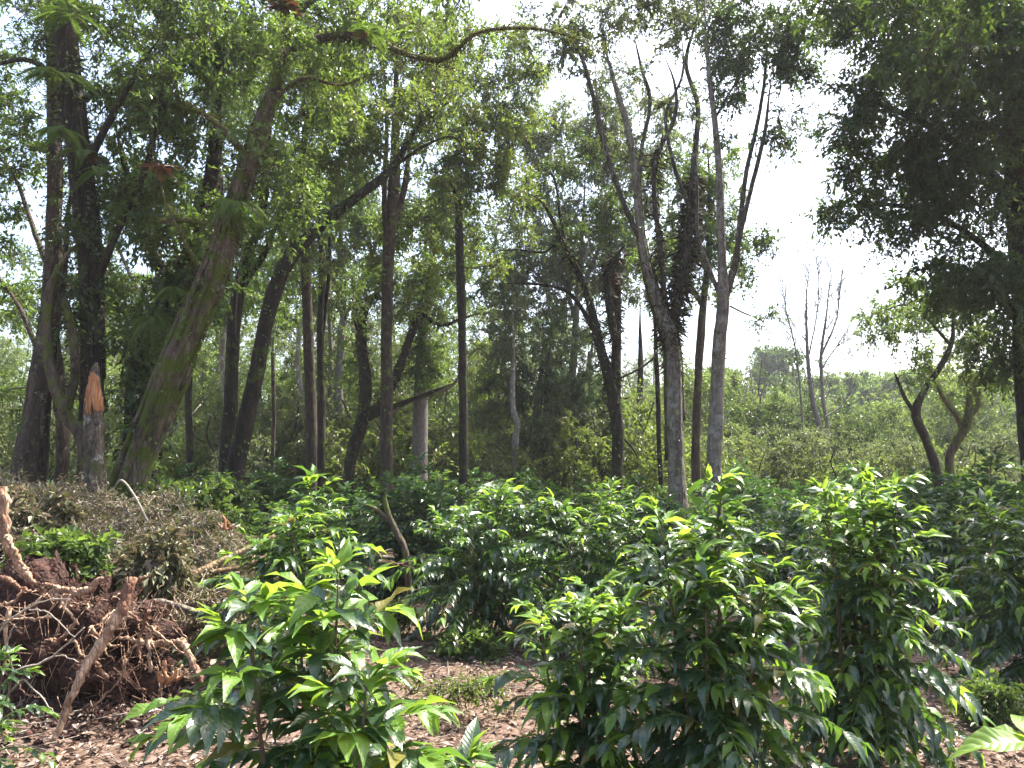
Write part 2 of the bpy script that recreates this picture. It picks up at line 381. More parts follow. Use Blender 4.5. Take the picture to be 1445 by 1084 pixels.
def foliage(mb, tw, C, OUT, rad, r, L, wr=0.42, twigs=9, per=15, droop=0.25, mat=0):
    """leafy sprays round every centre"""
    n = len(C)
    if n == 0: return
    K, m = twigs, per
    d = nrmz(r.normal(0, 1, (n, K, 3)) + OUT[:, None] * 0.55 + np.array([0, 0, 0.15]))
    ln = rad * r.uniform(0.55, 1.15, (n, K, 1)) * r.uniform(0.8, 1.2, (n, 1, 1))
    c = C[:, None] + r.normal(0, 0.06 * rad, (n, K, 3))
    def pt(t): return c[:, :, None] + d[:, :, None] * ln[:, :, None] * t + np.array([0, 0, -1.0]) * droop * ln[:, :, None] * t * t
    tm = np.full((n, K, 1, 1), 0.5); te = np.ones((n, K, 1, 1)); z0 = np.zeros((n, K, 1, 1))
    a, b, e = pt(z0).reshape(-1, 3), pt(tm).reshape(-1, 3), pt(te).reshape(-1, 3)
    prisms(tw, a, e * 0.5 + b * 0.5, 0.008, 0.003)
    t = np.linspace(0.22, 1.02, m)[None, None, :, None] + r.normal(0, 0.03, (n, K, m, 1))
    P = pt(t) + r.normal(0, 0.02, (n, K, m, 3))
    D = d[:, :, None] * 0.55 + r.normal(0, 0.55, (n, K, m, 3)) + np.array([0, 0, -0.35])
    Nn = r.normal(0, 0.55, (n, K, m, 3)) + np.array([0, 0, 1.0])
    q = n * K * m
    LL = L * r.uniform(0.65, 1.25, q) * np.repeat(r.uniform(0.72, 1.3, n), K * m)
    tint = np.clip(r.uniform(0, 0.99, q) * 0.75 + np.repeat(r.uniform(0, 0.25, n), K * m), 0, 0.99)
    leaf_cards(mb, P.reshape(-1, 3), D.reshape(-1, 3), Nn.reshape(-1, 3), LL, LL * wr * r.uniform(0.8, 1.2, q), tint, mat)

def connect(mb, nodes, nodeR, C, r, sides=4, kr=1.0):
    """grow a bough from the nearest wood to every spray centre"""
    nodes = list(nodes); nodeR = list(nodeR)
    NA = np.array(nodes); RA = np.array(nodeR)
    d0 = np.array([np.min(np.linalg.norm(NA - c, axis=1)) for c in C]) if len(C) else []
    for i in np.argsort(d0):
        c = C[i]
        dd = np.linalg.norm(NA - c, axis=1) + 0.9 * np.maximum(0, NA[:, 2] - c[2]) + 0.25 * np.maximum(0, 0.02 - RA) * 20
        j = int(np.argmin(dd)); a = NA[j]; ra = RA[j]
        ln = np.linalg.norm(c - a)
        if ln < 0.03: continue
        r0 = min(ra * 0.62, 0.008 + 0.013 * ln * kr); r0 = max(r0, 0.006)
        mid1 = a + (c - a) * 0.35 + r.normal(0, 0.09 * ln, 3) + np.array([0, 0, 0.06 * ln])
        mid2 = a + (c - a) * 0.7 + r.normal(0, 0.08 * ln, 3) + np.array([0, 0, 0.05 * ln])
        k = 5 if ln < 1 else 8
        P = catmull([a, mid1, mid2, c], k)
        R = np.linspace(r0, max(0.004, r0 * 0.4), k)
        tube(mb, P, R, sides if r0 < 0.03 else 6, cap=False)
        NA = np.vstack([NA, P[1:]]); RA = np.concatenate([RA, R[1:]])

def fringe(mb, P, R, r, n, L, down=0.7, W=0.013):
    """shaggy epiphytes along a limb"""
    k = r.integers(0, len(P), n)
    a = r.uniform(0, 6.283, n)
    d = np.stack([np.cos(a), np.sin(a) * 0.8, r.normal(0, 0.5, n)], -1)
    pos = P[k] + nrmz(d) * R[k][:, None] * 0.8 + r.normal(0, 0.05, (n, 3))
    D = nrmz(d) + np.array([0, 0, -down]) + r.normal(0, 0.3, (n, 3))
    Nn = r.normal(0, 1, (n, 3))
    LL = L * r.uniform(0.4, 1.4, n)
    leaf_cards(mb, pos, D, Nn, LL, W * r.uniform(0.5, 1.5, n), r.uniform(0, 0.99, n), curl=0.3)

DENS = 1.6
def blob_centres(r, blobs):
    C = []; O = []
    for b in blobs:
        px, py, rx, ry, Y, dY, dens = b
        c = at(px, py, Y); ax = rx / F * Y; az = ry / F * Y
        n = max(2, int(round(math.pi * ax * az * dens * (DENS if py > -50 else 0.8))))
        v = nrmz(r.normal(0, 1, (n, 3))) * (r.uniform(0.0, 1, (n, 1)) ** 0.42)
        C.append(c + v * np.array([ax, dY, az])); O.append(v)
    return np.vstack(C), np.vstack(O)

SLIM = {'many_limbed_tree': 0.72, 'pale_tall_tree': 0.82, 'leaning_tree': 0.72, 'two_stemmed_tree': 0.75, 'shaggy_tree': 0.8, 'dead_tree': 0.55, 'shaggy_forked_tree': 0.85, 'curving_tree': 0.88, 'bent_right_tree': 0.8, 'yellow_moss_tree': 0.8}
def tree(name, label, cat, Y, limbs, blobs=(), leaf='mid', bark='bark_brown', seed=1, L=0.092, rad=0.46, group=None,
         twigs=9, per=14, fr=None, sides=12, rough=0.05, tufts=0, strands=0, ivy=0, wr=0.46, droop=0.25, vines=0, limb_bark=None):
    r = rg(seed)
    base = None; NP = []; NR = []; tracks = []
    for k, lb in enumerate(limbs):
        P, R = track_pts(Y, lb[0] if isinstance(lb, tuple) else lb, lb[1] if isinstance(lb, tuple) else 0.0)
        R = R * SLIM.get(name, 1.0) if k else R * (1 - (1 - SLIM.get(name, 1.0)) * np.linspace(0.5 if name in ('two_stemmed_tree', 'shaggy_tree') else 0, 1, len(R)))
        if k == 0: base = (P[0][0], P[0][1], float(gz(P[0][0], P[0][1])))
        ln = np.sum(np.linalg.norm(np.diff(P, axis=0), axis=1))
        n = int(np.clip(ln * 9, 8, 70))
        PP = catmull(P, n); RR = np.maximum(catmull(R[:, None] * np.ones((1, 3)), n)[:, 0], 0.004)
        if R.max() > 0.02: PP = PP + np.cumsum(r.normal(0, 0.006, PP.shape), axis=0) * np.minimum(1, np.arange(n) / 4)[:, None] * 0.5
        tl_ = np.linspace(0, 1, n); RR = RR * (1 - 0.75 * sstep(0.72, 1.0, tl_))
        if k == 0 and lb and (lb[0] if isinstance(lb, tuple) else lb)[0][1] is None:
            s = np.linspace(0, 1, n) * ln; RR = RR * (1 + 0.35 * np.exp(-s / 0.35))
        tracks.append((PP, RR))
    t = thing(name, label, cat, base, group)
    for k, (PP, RR) in enumerate(tracks):
        mb = MB(); tube(mb, PP, RR, sides if RR.max() > 0.05 else 7, rough, seed * 31 + k)
        mb.build('trunk' if k == 0 else 'limb', M[bark if k == 0 or not limb_bark else limb_bark], t)
        NP.append(PP[len(PP) // 3:] if k == 0 else PP); NR.append(RR[len(PP) // 3:] if k == 0 else RR)
    if strands:
        PP, RR = tracks[0]
        for q in range(strands):
            a0 = r.uniform(0, 6.28); tw = r.uniform(-1.6, 1.6); i0 = int(r.uniform(0, 0.25) * len(PP)); i1 = int(r.uniform(0.5, 0.98) * len(PP)); m = i1 - i0
            ss = np.linspace(0, 1, m); aa = a0 + tw * ss + np.sin(ss * r.uniform(5, 14)) * 0.25
            SP = PP[i0:i1] + np.stack([np.cos(aa), np.sin(aa), 0 * aa], -1) * (RR[i0:i1] * 1.02)[:, None]
            mb = MB(); tube(mb, SP, np.linspace(0.045, 0.02, m) * r.uniform(0.5, 1.3), 6, 0.14, seed * 7 + q); mb.build('clinging_root', M['bark_split' if q % 2 else bark], t)
    NP = np.vstack(NP); NR = np.concatenate(NR)
    if len(blobs):
        C, O = blob_centres(r, blobs)
        br = MB(); connect(br, NP, NR, C, r)
        lf = MB(); foliage(lf, br, C, O, rad, r, L, wr, twigs, per, droop)
        br.build('branches', M['twig'] if not limb_bark else M[limb_bark], t, 'stuff')
        lf.build('crown', M[leaf], t, 'stuff', smooth=False)
    if fr:
        mb = MB()
        for (k, n, ll, s0, s1) in fr:
            PP, RR = tracks[k]; a, b = int(s0 * len(PP)), max(int(s1 * len(PP)), int(s0 * len(PP)) + 1)
            fringe(mb, PP[a:b], RR[a:b], r, n, ll)
        mb.build('epiphyte_fringe', M['epi'], t, 'stuff', smooth=False)
    if tufts:
        mb = MB()
        n = tufts; k = r.integers(0, len(NP), n)
        a = r.uniform(0, 6.283, n); d = nrmz(np.stack([np.cos(a), np.sin(a), r.uniform(-0.3, 1, n)], -1))
        pos = NP[k] + d * NR[k][:, None] * 0.9 + r.normal(0, 0.03, (n, 3))
        ll = r.uniform(0.02, 0.07, n)
        leaf_cards(mb, pos, d + r.normal(0, 0.5, (n, 3)), r.normal(0, 1, (n, 3)), ll, ll * 0.35, r.uniform(0, 0.99, n))
        mb.build('moss', M['mosstuft'], t, 'stuff', smooth=False)
    if ivy:
        PP, RR = tracks[0]; mb = MB(); n = ivy; cl = r.integers(0, len(PP), 26); k = np.clip(cl[r.integers(0, 26, n)] + r.integers(-3, 4, n), 1, len(PP) - 1)
        a = r.uniform(0, 6.283, 26)[r.integers(0, 26, n)] + r.normal(0, 0.7, n); d = np.stack([np.cos(a), np.sin(a), r.normal(0, 0.2, n)], -1)
        pos = PP[k] + d * (RR[k] * 1.0 + np.abs(r.normal(0, 0.06, n)))[:, None] + r.normal(0, 0.05, (n, 3)); ll = r.uniform(0.04, 0.10, n)
        leaf_cards(mb, pos, d * 0.6 + r.normal(0, 0.5, (n, 3)) + np.array([0, 0, -0.5]), d + np.array([0, 0, 0.8]) + r.normal(0, 0.3, (n, 3)), ll, ll * 0.5, r.uniform(0, 0.99, n))
        mb.build('climber', M['mid'], t, 'stuff', smooth=False)
    for v in range(vines):
        k = r.integers(0, len(NP)); p = NP[k].copy()
        ln = r.uniform(1.2, 3.0); nn = 9
        P = p + np.stack([np.cumsum(r.normal(0, 0.02, nn)), np.cumsum(r.normal(0, 0.02, nn)), -np.linspace(0, ln, nn)], -1)
        mb = MB(); tube(mb, P, np.full(nn, 0.006), 4, cap=False); mb.build('hanging_vine', M['twig'], t)
    return t, tracks

# --- near trees on the left
D1 = 11
tree('leaning_tree', 'huge mossy tree leaning right with torn pale bark down its side', 'tree', 11,
     [[(160, None, 50), (180, 700, 46), (228, 570, 48), (268, 470, 46), (305, 380, 44), (335, 280, 36), (362, 200, 32), (388, 120, 28), (408, 40, 26), (405, -60, 24), (395, -220, 18)],
      ([(352, 225, 16), (300, 170, 10), (240, 150, 9), (180, 170, 7)], 0.7),
      ([(400, 70, 20), (470, 50, 16), (520, 55, 13), (580, 78, 11), (628, 80, 10), (672, 45, 8), (740, 38, 7), (800, 50, 5), (850, 70, 3)], -0.8),
      ([(325, 320, 14), (260, 312, 10), (200, 315, 6)], 0.5),
      ([(410, 20, 18), (470, -20, 14), (540, -60, 10)], 0.6),
      ([(385, 140, 12), (430, 110, 9), (480, 120, 6), (540, 100, 4)], 0.7),
      ([(300, 400, 9), (255, 330, 7), (225, 250, 6), (215, 190, 4)], 0.5)],
     [(300, 40, 110, 60, 12.4, 0.9, 12), (440, 110, 60, 70, 12.2, 0.9, 10), (240, 150, 90, 70, 11.9, 0.8, 10), (410, 250, 45, 60, 12, 0.7, 8),
      (235, 300, 60, 50, 11.8, 0.6, 10), (490, 30, 80, 45, 11.2, 0.9, 9), (350, -120, 260, 90, 12.5, 1.5, 4), (640, 10, 110, 30, 10.8, 0.9, 7), (300, 30, 60, 40, 10.2, 0.5, 6), (400, 70, 40, 40, 10.3, 0.4, 7), (370, 200, 26, 30, 10.5, 0.3, 6), (375, 330, 26, 40, 11.8, 0.4, 7), (215, 480, 30, 50, 11.8, 0.4, 8)],
     leaf='mid', bark='bark_split', seed=11, ivy=1900, tufts=7000, sides=26, rough=0.085, strands=7, vines=5, limb_bark='bark_moss',
     fr=[(0, 900, 0.10, 0.35, 0.6), (2, 500, 0.10, 0.1, 0.6), (1, 260, 0.1, 0, 1)])
tree('ivy_clad_tree', 'dark ivy covered trunk directly behind the leaning mossy tree', 'tree', 12.6,
     [[(196, None, 52), (200, 650, 46), (212, 520, 50), (250, 420, 48), (288, 330, 40), (300, 220, 22), (305, 100, 16), (310, -60, 12)],
      ([(250, 420, 22), (200, 330, 14), (180, 250, 10), (160, 170, 7)], 0.6)],
     [(215, 470, 40, 70, 12.4, 0.5, 12), (270, 380, 50, 50, 12.5, 0.6, 9), (190, 240, 70, 60, 13, 0.8, 8), (210, 560, 24, 50, 12.2, 0.3, 10), (310, 60, 90, 70, 13, 1, 7), (200, 640, 30, 40, 12.1, 0.4, 8)],
     leaf='dark', bark='bark_dark', seed=12, ivy=1500, rough=0.09, strands=4, fr=[(0, 1600, 0.12, 0.2, 0.75)])
tree('shaggy_tree', 'thick dark trunk hung with ferns rising out of frame at far left', 'tree', 12,
     [[(112, None, 34), (125, 640, 30), (128, 500, 30), (124, 360, 34), (112, 250, 36), (98, 150, 42), (90, 60, 42), (86, -80, 34), (84, -240, 24)],
      ([(112, 250, 16), (150, 180, 12), (190, 110, 9), (230, 50, 6)], -0.8),
      ([(95, 120, 14), (40, 85, 9), (-20, 95, 6)], -0.5),
      ([(128, 420, 14), (165, 330, 11), (205, 240, 9), (222, 150, 8), (215, 135, 6)], -0.8)],
     [(160, 30, 90, 60, 13, 0.9, 9), (30, 20, 50, 60, 12.6, 0.8, 8), (20, 200, 50, 70, 13, 0.8, 6), (180, 150, 55, 60, 12.8, 0.7, 9), (90, -110, 170, 80, 12, 1.6, 4), (175, 270, 45, 60, 12.8, 0.5, 8)],
     leaf='mid', bark='bark_dark', seed=13, ivy=1800, tufts=1800, rough=0.09, strands=6, sides=20, vines=5, fr=[(0, 2200, 0.13, 0.3, 0.95), (3, 400, 0.1, 0.3, 1)])
tree('two_stemmed_tree', 'grey brown leaning trunk at the left edge with pale torn streaks', 'tree', 13,
     [[(30, None, 56), (42, 670, 50), (58, 560, 38), (72, 440, 32), (78, 300, 26), (78, 180, 24), (72, 60, 20), (66, -80, 16)],
      ([(85, None, 26), (88, 640, 24), (82, 560, 22), (80, 480, 20)], 0.0),
      ([(78, 400, 12), (50, 330, 9), (20, 250, 7), (-20, 210, 5)], 0.8),
      ([(62, 520, 9), (30, 440, 8), (-10, 385, 7), (-50, 360, 5)], 0.6),
      ([(76, 470, 14), (92, 380, 10), (96, 300, 8), (120, 210, 6)], -0.8)],
     [(10, 250, 60, 60, 13.6, 1, 4), (0, 340, 50, 70, 13.8, 1, 3), (40, 120, 60, 60, 13.8, 0.8, 6), (10, 560, 40, 50, 14, 0.8, 5), (60, -60, 120, 70, 13.5, 1.2, 4), (30, 420, 30, 50, 13.8, 0.5, 4), (165, 400, 30, 60, 13.6, 0.4, 8)],
     leaf='mid', bark='bark_brown', seed=14, ivy=900, tufts=1500, rough=0.08, strands=5, sides=20, vines=3, fr=[(0, 500, 0.1, 0.4, 0.7), (4, 400, 0.1, 0, 1)])
tree('crooked_small_tree', 'thin crooked trunk leaning left between thick trunk and broken snag', 'tree', 11.5,
     [[(150, None, 14), (118, 640, 15), (95, 590, 15), (74, 540, 15), (64, 480, 13), (66, 410, 12), (90, 360, 9), (120, 330, 6)],
      ([(92, 580, 13), (108, 520, 12), (96, 440, 12), (80, 400, 9)], 0.2)],
     [(100, 420, 26, 36, 11.8, 0.3, 7), (105, 340, 36, 30, 11.8, 0.4, 6)],
     leaf='dark', bark='bark_moss', seed=15, rough=0.1, fr=[(1, 500, 0.1, 0.1, 1)])

def snag():
    Y = 10
    t = thing('broken_snag', 'broken tree stump with bright orange torn wood at its top', 'stump', (at(132, 800, Y)[0], Y, float(gz(-5, 10))))
    P, R = track_pts(Y, [(134, None, 34), (133, 700, 29), (133, 640, 26), (132, 600, 25), (132, 580, 24), (133, 550, 20), (134, 525, 12), (136, 512, 3)])
    mb = MB(); PP = catmull(P, 46); RR = catmull(R[:, None] * np.ones((1, 3)), 46)[:, 0]
    tube(mb, PP, RR, 22, 0.10, 5); mb.build('trunk', M['bark_moss2'], t)
    # the torn face: flat upright slivers of unequal height over the front
    r = rg(55)
    for k in range(15):
        u = r.uniform(-1, 1) if k > 8 else -1 + 2 * k / 8
        px = 132 + u * 10.5 + r.normal(0, 0.6)
        top = 516 + abs(u + 0.15) ** 1.6 * 34 + r.uniform(-6, 18); bot = 581 + r.uniform(-10, 7) - abs(u) * 4
        P, R = track_pts(Y - 0.165 + 0.09 * u * u, [(px - 1, bot, 2), (px - 0.6, bot - 8, 5.5), (px, (bot + top) / 2, 5.5), (px + r.uniform(-1, 1), top + 8, 4), (px + r.uniform(-2, 2), top, 0.8)])
        mb = MB(); tube(mb, catmull(P, 14), catmull(R[:, None] * np.ones((1, 3)), 14)[:, 0], 6, 0.2, 60 + k); mb.build('splinter', M['wood_orange'], t)
    for k in range(5):
        u = r.uniform(-1, 1); px = 132 + u * 13
        P, R = track_pts(Y - 0.1 + 0.1 * u * u, [(px, 600, 4), (px + r.uniform(-1, 1), 575, 4), (px + r.uniform(-2, 2), 548 + r.uniform(-15, 12), 1)])
        mb = MB(); tube(mb, catmull(P, 9), catmull(R[:, None] * np.ones((1, 3)), 9)[:, 0], 5, 0.15, 80 + k); mb.build('bark_strip', M['bark_moss2'], t)
snag()

# --- trees of the middle distance
tree('curving_tree', 'dark trunk curving right into a long heavy bough over the path', 'tree', 15,
     [[(318, None, 32), (330, 670, 28), (345, 600, 24), (362, 520, 23), (378, 440, 22), (402, 375, 22), (450, 320, 18), (500, 280, 15), (550, 240, 14), (575, 200, 11), (600, 165, 9), (650, 135, 6)],
      ([(402, 375, 16), (425, 300, 12), (430, 220, 9), (445, 140, 7), (460, 60, 5)], 0.5),
      ([(548, 240, 7), (600, 205, 5), (640, 195, 4), (660, 230, 3)], -0.5)],
     [(520, 170, 90, 60, 15.2, 1.0, 7), (470, 210, 60, 60, 15.5, 0.8, 6), (620, 150, 60, 50, 15, 0.8, 7), (430, 60, 80, 70, 15.5, 1, 5), (450, 350, 40, 40, 15.5, 0.6, 5)],
     leaf='lime', bark='bark_dark', seed=21, ivy=700, tufts=1200, fr=[(0, 400, 0.1, 0.5, 0.9)])
tree('straight_dark_tree', 'dark upright trunk close left of the curving dark trunk', 'tree', 16.5,
     [[(318, None, 24), (320, 660, 22), (326, 540, 20), (332, 440, 18), (346, 370, 16), (368, 300, 13), (378, 200, 10), (385, 80, 7)],
      ([(332, 450, 12), (345, 400, 10), (372, 360, 9), (398, 300, 6)], 0.4)],
     [(370, 250, 60, 70, 16.5, 0.9, 6), (330, 330, 60, 60, 16.5, 0.8, 6), (390, 100, 70, 70, 16.5, 1, 5), (300, 430, 50, 50, 17, 0.7, 5)],
     leaf='mid', bark='bark_dark', seed=22)
tree('slim_brown_tree', 'straight rough brown trunk, wider of the close pair left of centre', 'tree', 18,
     [[(441, None, 18), (440, 670, 16), (438, 550, 16), (434, 430, 14), (430, 330, 12), (428, 200, 9), (430, 80, 6)]],
     [(430, 250, 60, 70, 18, 0.9, 6), (440, 110, 70, 70, 18, 1, 6), (410, 380, 40, 50, 18.4, 0.8, 4)], leaf='mid', bark='bark_brown', seed=23, rough=0.06)
tree('twin_thin_tree', 'thin black trunk with a second stem, right of the rough brown one', 'tree', 19,
     [[(452, None, 12), (452, 670, 12), (454, 560, 11), (453, 460, 10), (455, 370, 9), (450, 280, 7), (452, 180, 5)],
      ([(455, 470, 7), (464, 400, 6), (466, 320, 5), (470, 220, 4)], 0.2)],
     [(470, 240, 60, 60, 19, 0.9, 4), (490, 420, 30, 50, 19.5, 0.6, 3)], leaf='dark', bark='bark_dark', seed=24)
tree('tall_centre_tree', 'tall straight brown trunk left of centre forking high among leaves', 'tree', 17,
     [[(545, None, 19), (545, 680, 17), (545, 560, 17), (545, 440, 16), (548, 340, 17), (556, 260, 17), (558, 160, 11), (560, 60, 8), (562, -60, 6)],
      ([(550, 330, 11), (570, 270, 9), (580, 200, 6), (610, 130, 4)], 0.3),
      ([(548, 360, 9), (542, 280, 8), (545, 180, 6), (540, 80, 4)], -0.3)],
     [(560, 60, 90, 80, 17, 1.1, 5), (620, 110, 50, 60, 17, 0.8, 5), (540, 330, 50, 40, 17.5, 0.6, 4), (580, 410, 50, 40, 17.5, 0.7, 4), (520, 110, 50, 60, 17.4, 0.9, 5), (600, 280, 60, 40, 17.4, 0.8, 4), (570, -80, 140, 60, 17, 1.3, 3)],
     leaf='lime', bark='bark_brown', seed=25, ivy=350, rough=0.06, vines=2)
tree('violet_grey_tree', 'smooth violet grey trunk topped by an epiphyte clump, right of tall brown trunk', 'tree', 22,
     [[(591, None, 27), (591, 680, 24), (592, 620, 22), (593, 560, 21), (595, 480, 16), (597, 400, 11), (600, 320, 7)],
      ([(545, 590, 6), (575, 568, 6), (610, 556, 5), (640, 542, 5), (652, 515, 4)], -0.8)],
     [(595, 500, 32, 42, 21.6, 0.6, 9), (600, 410, 60, 50, 22, 1, 5), (610, 330, 60, 60, 22, 1, 4)], leaf='mid', bark='bark_violet', seed=26, rough=0.02, L=0.1)
tree('black_trunk_tree', 'slim trunk blackish above and knobbly brown below, near picture centre', 'tree', 19,
     [[(655, None, 15), (655, 670, 13), (653, 560, 13), (652, 460, 12), (650, 370, 13), (648, 290, 9), (650, 200, 7), (655, 100, 5)],
      ([(650, 350, 6), (640, 270, 5), (615, 220, 4)], 0.4)],
     [(670, 260, 70, 60, 19, 1, 5), (700, 170, 80, 60, 19, 1, 6), (650, 90, 90, 70, 19, 1, 6), (735, 90, 40, 60, 19, 0.8, 7), (690, 230, 50, 60, 19.3, 0.9, 5), (610, 60, 60, 60, 19.3, 0.9, 5), (640, 200, 60, 70, 19, 1, 5), (720, 260, 40, 60, 19, 0.8, 4), (700, 340, 50, 40, 19.5, 0.8, 4), (620, 340, 40, 50, 19.5, 0.7, 4)],
     leaf='lime', bark='bark_dark', seed=27, rough=0.09)
tree('pale_short_tree', 'slender pale grey trunk with a kink, right of the black centre trunk', 'tree', 26,
     [[(727, None, 11), (727, 680, 10), (728, 620, 10), (730, 600, 10), (724, 570, 8), (725, 500, 7), (724, 440, 5)]],
     [(730, 430, 55, 55, 26, 1.2, 4), (760, 360, 60, 50, 27, 1.2, 4), (700, 480, 40, 30, 26, 0.8, 3)], leaf='olive', bark='bark_pale', seed=28, L=0.11)
tree('dense_dark_tree', 'dark dense low crown over a thick brown trunk right of centre', 'tree', 28,
     [[(756, None, 18), (756, 680, 17), (755, 620, 16), (760, 560, 12), (765, 480, 8)],
      ([(757, 640, 10), (790, 580, 7), (820, 530, 5)], 0)],
     [(800, 560, 80, 45, 27.5, 1.5, 6), (730, 540, 50, 35, 27.8, 1.2, 6), (770, 620, 40, 30, 27.5, 1, 5), (850, 600, 50, 40, 28, 1.2, 5)], leaf='dark', bark='bark_violet', seed=29, L=0.12)
tree('companion_trunk_tree', 'thin dark trunk touching the thick brown one under the dense crown', 'tree', 27.4,
     [[(769, None, 9), (769, 680, 8), (768, 600, 7), (772, 520, 6), (778, 460, 4)]],
     [(790, 480, 50, 40, 27.5, 1.2, 5)], leaf='mid', bark='bark_brown', seed=30, L=0.11)
tree('mossy_crooked_tree', 'crooked mossy tree with shaggy dark boughs spreading between brown trunks', 'tree', 21,
     [[(486, None, 17), (496, 650, 17), (512, 595, 18), (517, 540, 17), (512, 480, 15), (515, 440, 12), (540, 400, 8), (560, 350, 5)],
      ([(515, 590, 12), (545, 560, 12), (563, 520, 12), (580, 470, 12), (592, 430, 9), (610, 380, 5)], -0.4),
      ([(592, 440, 7), (620, 458, 5), (650, 450, 4), (680, 440, 3)], -0.4),
      ([(520, 590, 9), (560, 572, 8), (600, 556, 6), (640, 540, 5)], -0.8),
      ([(512, 480, 8), (500, 440, 7), (520, 420, 6), (550, 425, 4)], 0.3)],
     [(510, 410, 60, 40, 21.2, 0.8, 5), (610, 430, 50, 40, 21, 0.8, 4), (490, 500, 35, 45, 21.5, 0.7, 3), (600, 370, 70, 40, 21.5, 1, 3)],
     leaf='mid', bark='bark_dark', seed=31, ivy=700, rough=0.1, L=0.1, tufts=900, fr=[(0, 600, 0.14, 0.2, 0.9), (1, 700, 0.14, 0.1, 0.9)])

tree('many_limbed_tree', 'tall grey tree splitting into many limbs hung with red brown epiphytes', 'tree', 16,
     [[(958, None, 29), (955, 690, 27), (951, 600, 24), (948, 500, 25), (938, 455, 27), (918, 400, 17), (903, 330, 13), (896, 250, 12), (884, 180, 11), (862, 110, 9), (850, 50, 6), (845, -40, 4)],
      ([(945, 475, 22), (960, 400, 20), (972, 320, 17), (978, 240, 12), (984, 150, 10), (968, 90, 8), (985, 20, 6), (990, -60, 4)], 0.6),
      ([(903, 340, 11), (872, 270, 10), (850, 200, 10), (836, 140, 9), (820, 85, 8), (800, 50, 6), (740, 40, 4)], -0.5),
      ([(900, 300, 10), (905, 210, 8), (918, 140, 8), (905, 90, 6), (890, 30, 4)], 0.4),
      ([(940, 440, 12), (930, 350, 10), (922, 240, 9), (950, 170, 8), (952, 120, 6), (930, 60, 4)], -0.4),
      ([(975, 300, 9), (950, 230, 8), (940, 160, 7), (965, 100, 5), (960, 20, 4)], 0.3)],
     [(900, 15, 90, 32, 16, 1.2, 8), (800, 30, 80, 30, 15.6, 1, 7), (985, 10, 60, 40, 16.4, 1, 6), (770, 75, 40, 18, 15.6, 0.5, 7), (830, 60, 30, 20, 16, 0.5, 6), (890, -90, 200, 70, 16, 1.6, 3), (955, 60, 30, 26, 16, 0.6, 4), (865, 120, 50, 50, 16, 0.7, 1.8), (940, 130, 50, 60, 16.2, 0.7, 2), (900, 210, 40, 60, 16.2, 0.7, 1.6), (985, 190, 24, 60, 16.4, 0.5, 2)],
     leaf='olive', bark='bark_grey', seed=32, ivy=700, rough=0.06, limb_bark='bark_limb', strands=4, vines=6,
     fr=[(1, 1500, 0.24, 0.0, 0.42), (0, 600, 0.2, 0.25, 0.5), (4, 500, 0.22, 0.0, 0.5), (2, 250, 0.12, 0.1, 0.5)])
tree('shaggy_forked_tree', 'dark forked tree with furry epiphytes on both stems right of centre', 'tree', 17,
     [[(872, None, 17), (870, 680, 16), (870, 610, 17), (862, 550, 17), (846, 490, 14), (832, 430, 12), (818, 390, 10), (800, 355, 9), (780, 310, 7), (762, 285, 5), (745, 275, 3)],
      ([(868, 590, 17), (868, 520, 15), (870, 440, 14), (868, 395, 13), (856, 375, 10)], 0.3),
      ([(868, 480, 13), (858, 420, 13), (856, 385, 13), (868, 362, 10), (882, 345, 6)], -0.3),
      ([(815, 385, 7), (826, 362, 5), (832, 345, 3)], 0.3),
      ([(838, 465, 9), (810, 420, 7), (785, 405, 5), (740, 400, 4), (700, 402, 3)], -0.5),
      ([(872, 535, 4), (900, 522, 4), (922, 506, 4), (926, 495, 3), (922, 512, 2)], 0.3),
      ([(872, 610, 4), (890, 630, 4), (905, 655, 3)], 0.4),
      ([(790, 330, 5), (770, 355, 4), (730, 352, 3), (690, 355, 2)], -0.3),
      ([(800, 355, 6), (790, 300, 5), (782, 250, 4), (760, 235, 3)], 0.3)],
     [(800, 235, 34, 30, 17, 0.6, 8), (855, 285, 34, 26, 17, 0.6, 9), (770, 250, 22, 20, 17, 0.4, 6), (835, 215, 26, 20, 17, 0.5, 8), (870, 335, 22, 14, 17, 0.4, 7), (750, 340, 30, 14, 16.8, 0.4, 4), (815, 320, 16, 16, 17, 0.4, 5)],
     leaf='dark', bark='bark_dark', seed=33, ivy=500, rough=0.1, L=0.09,
     fr=[(0, 700, 0.15, 0.3, 0.75), (1, 650, 0.17, 0.0, 0.9), (2, 550, 0.17, 0.0, 0.8)])
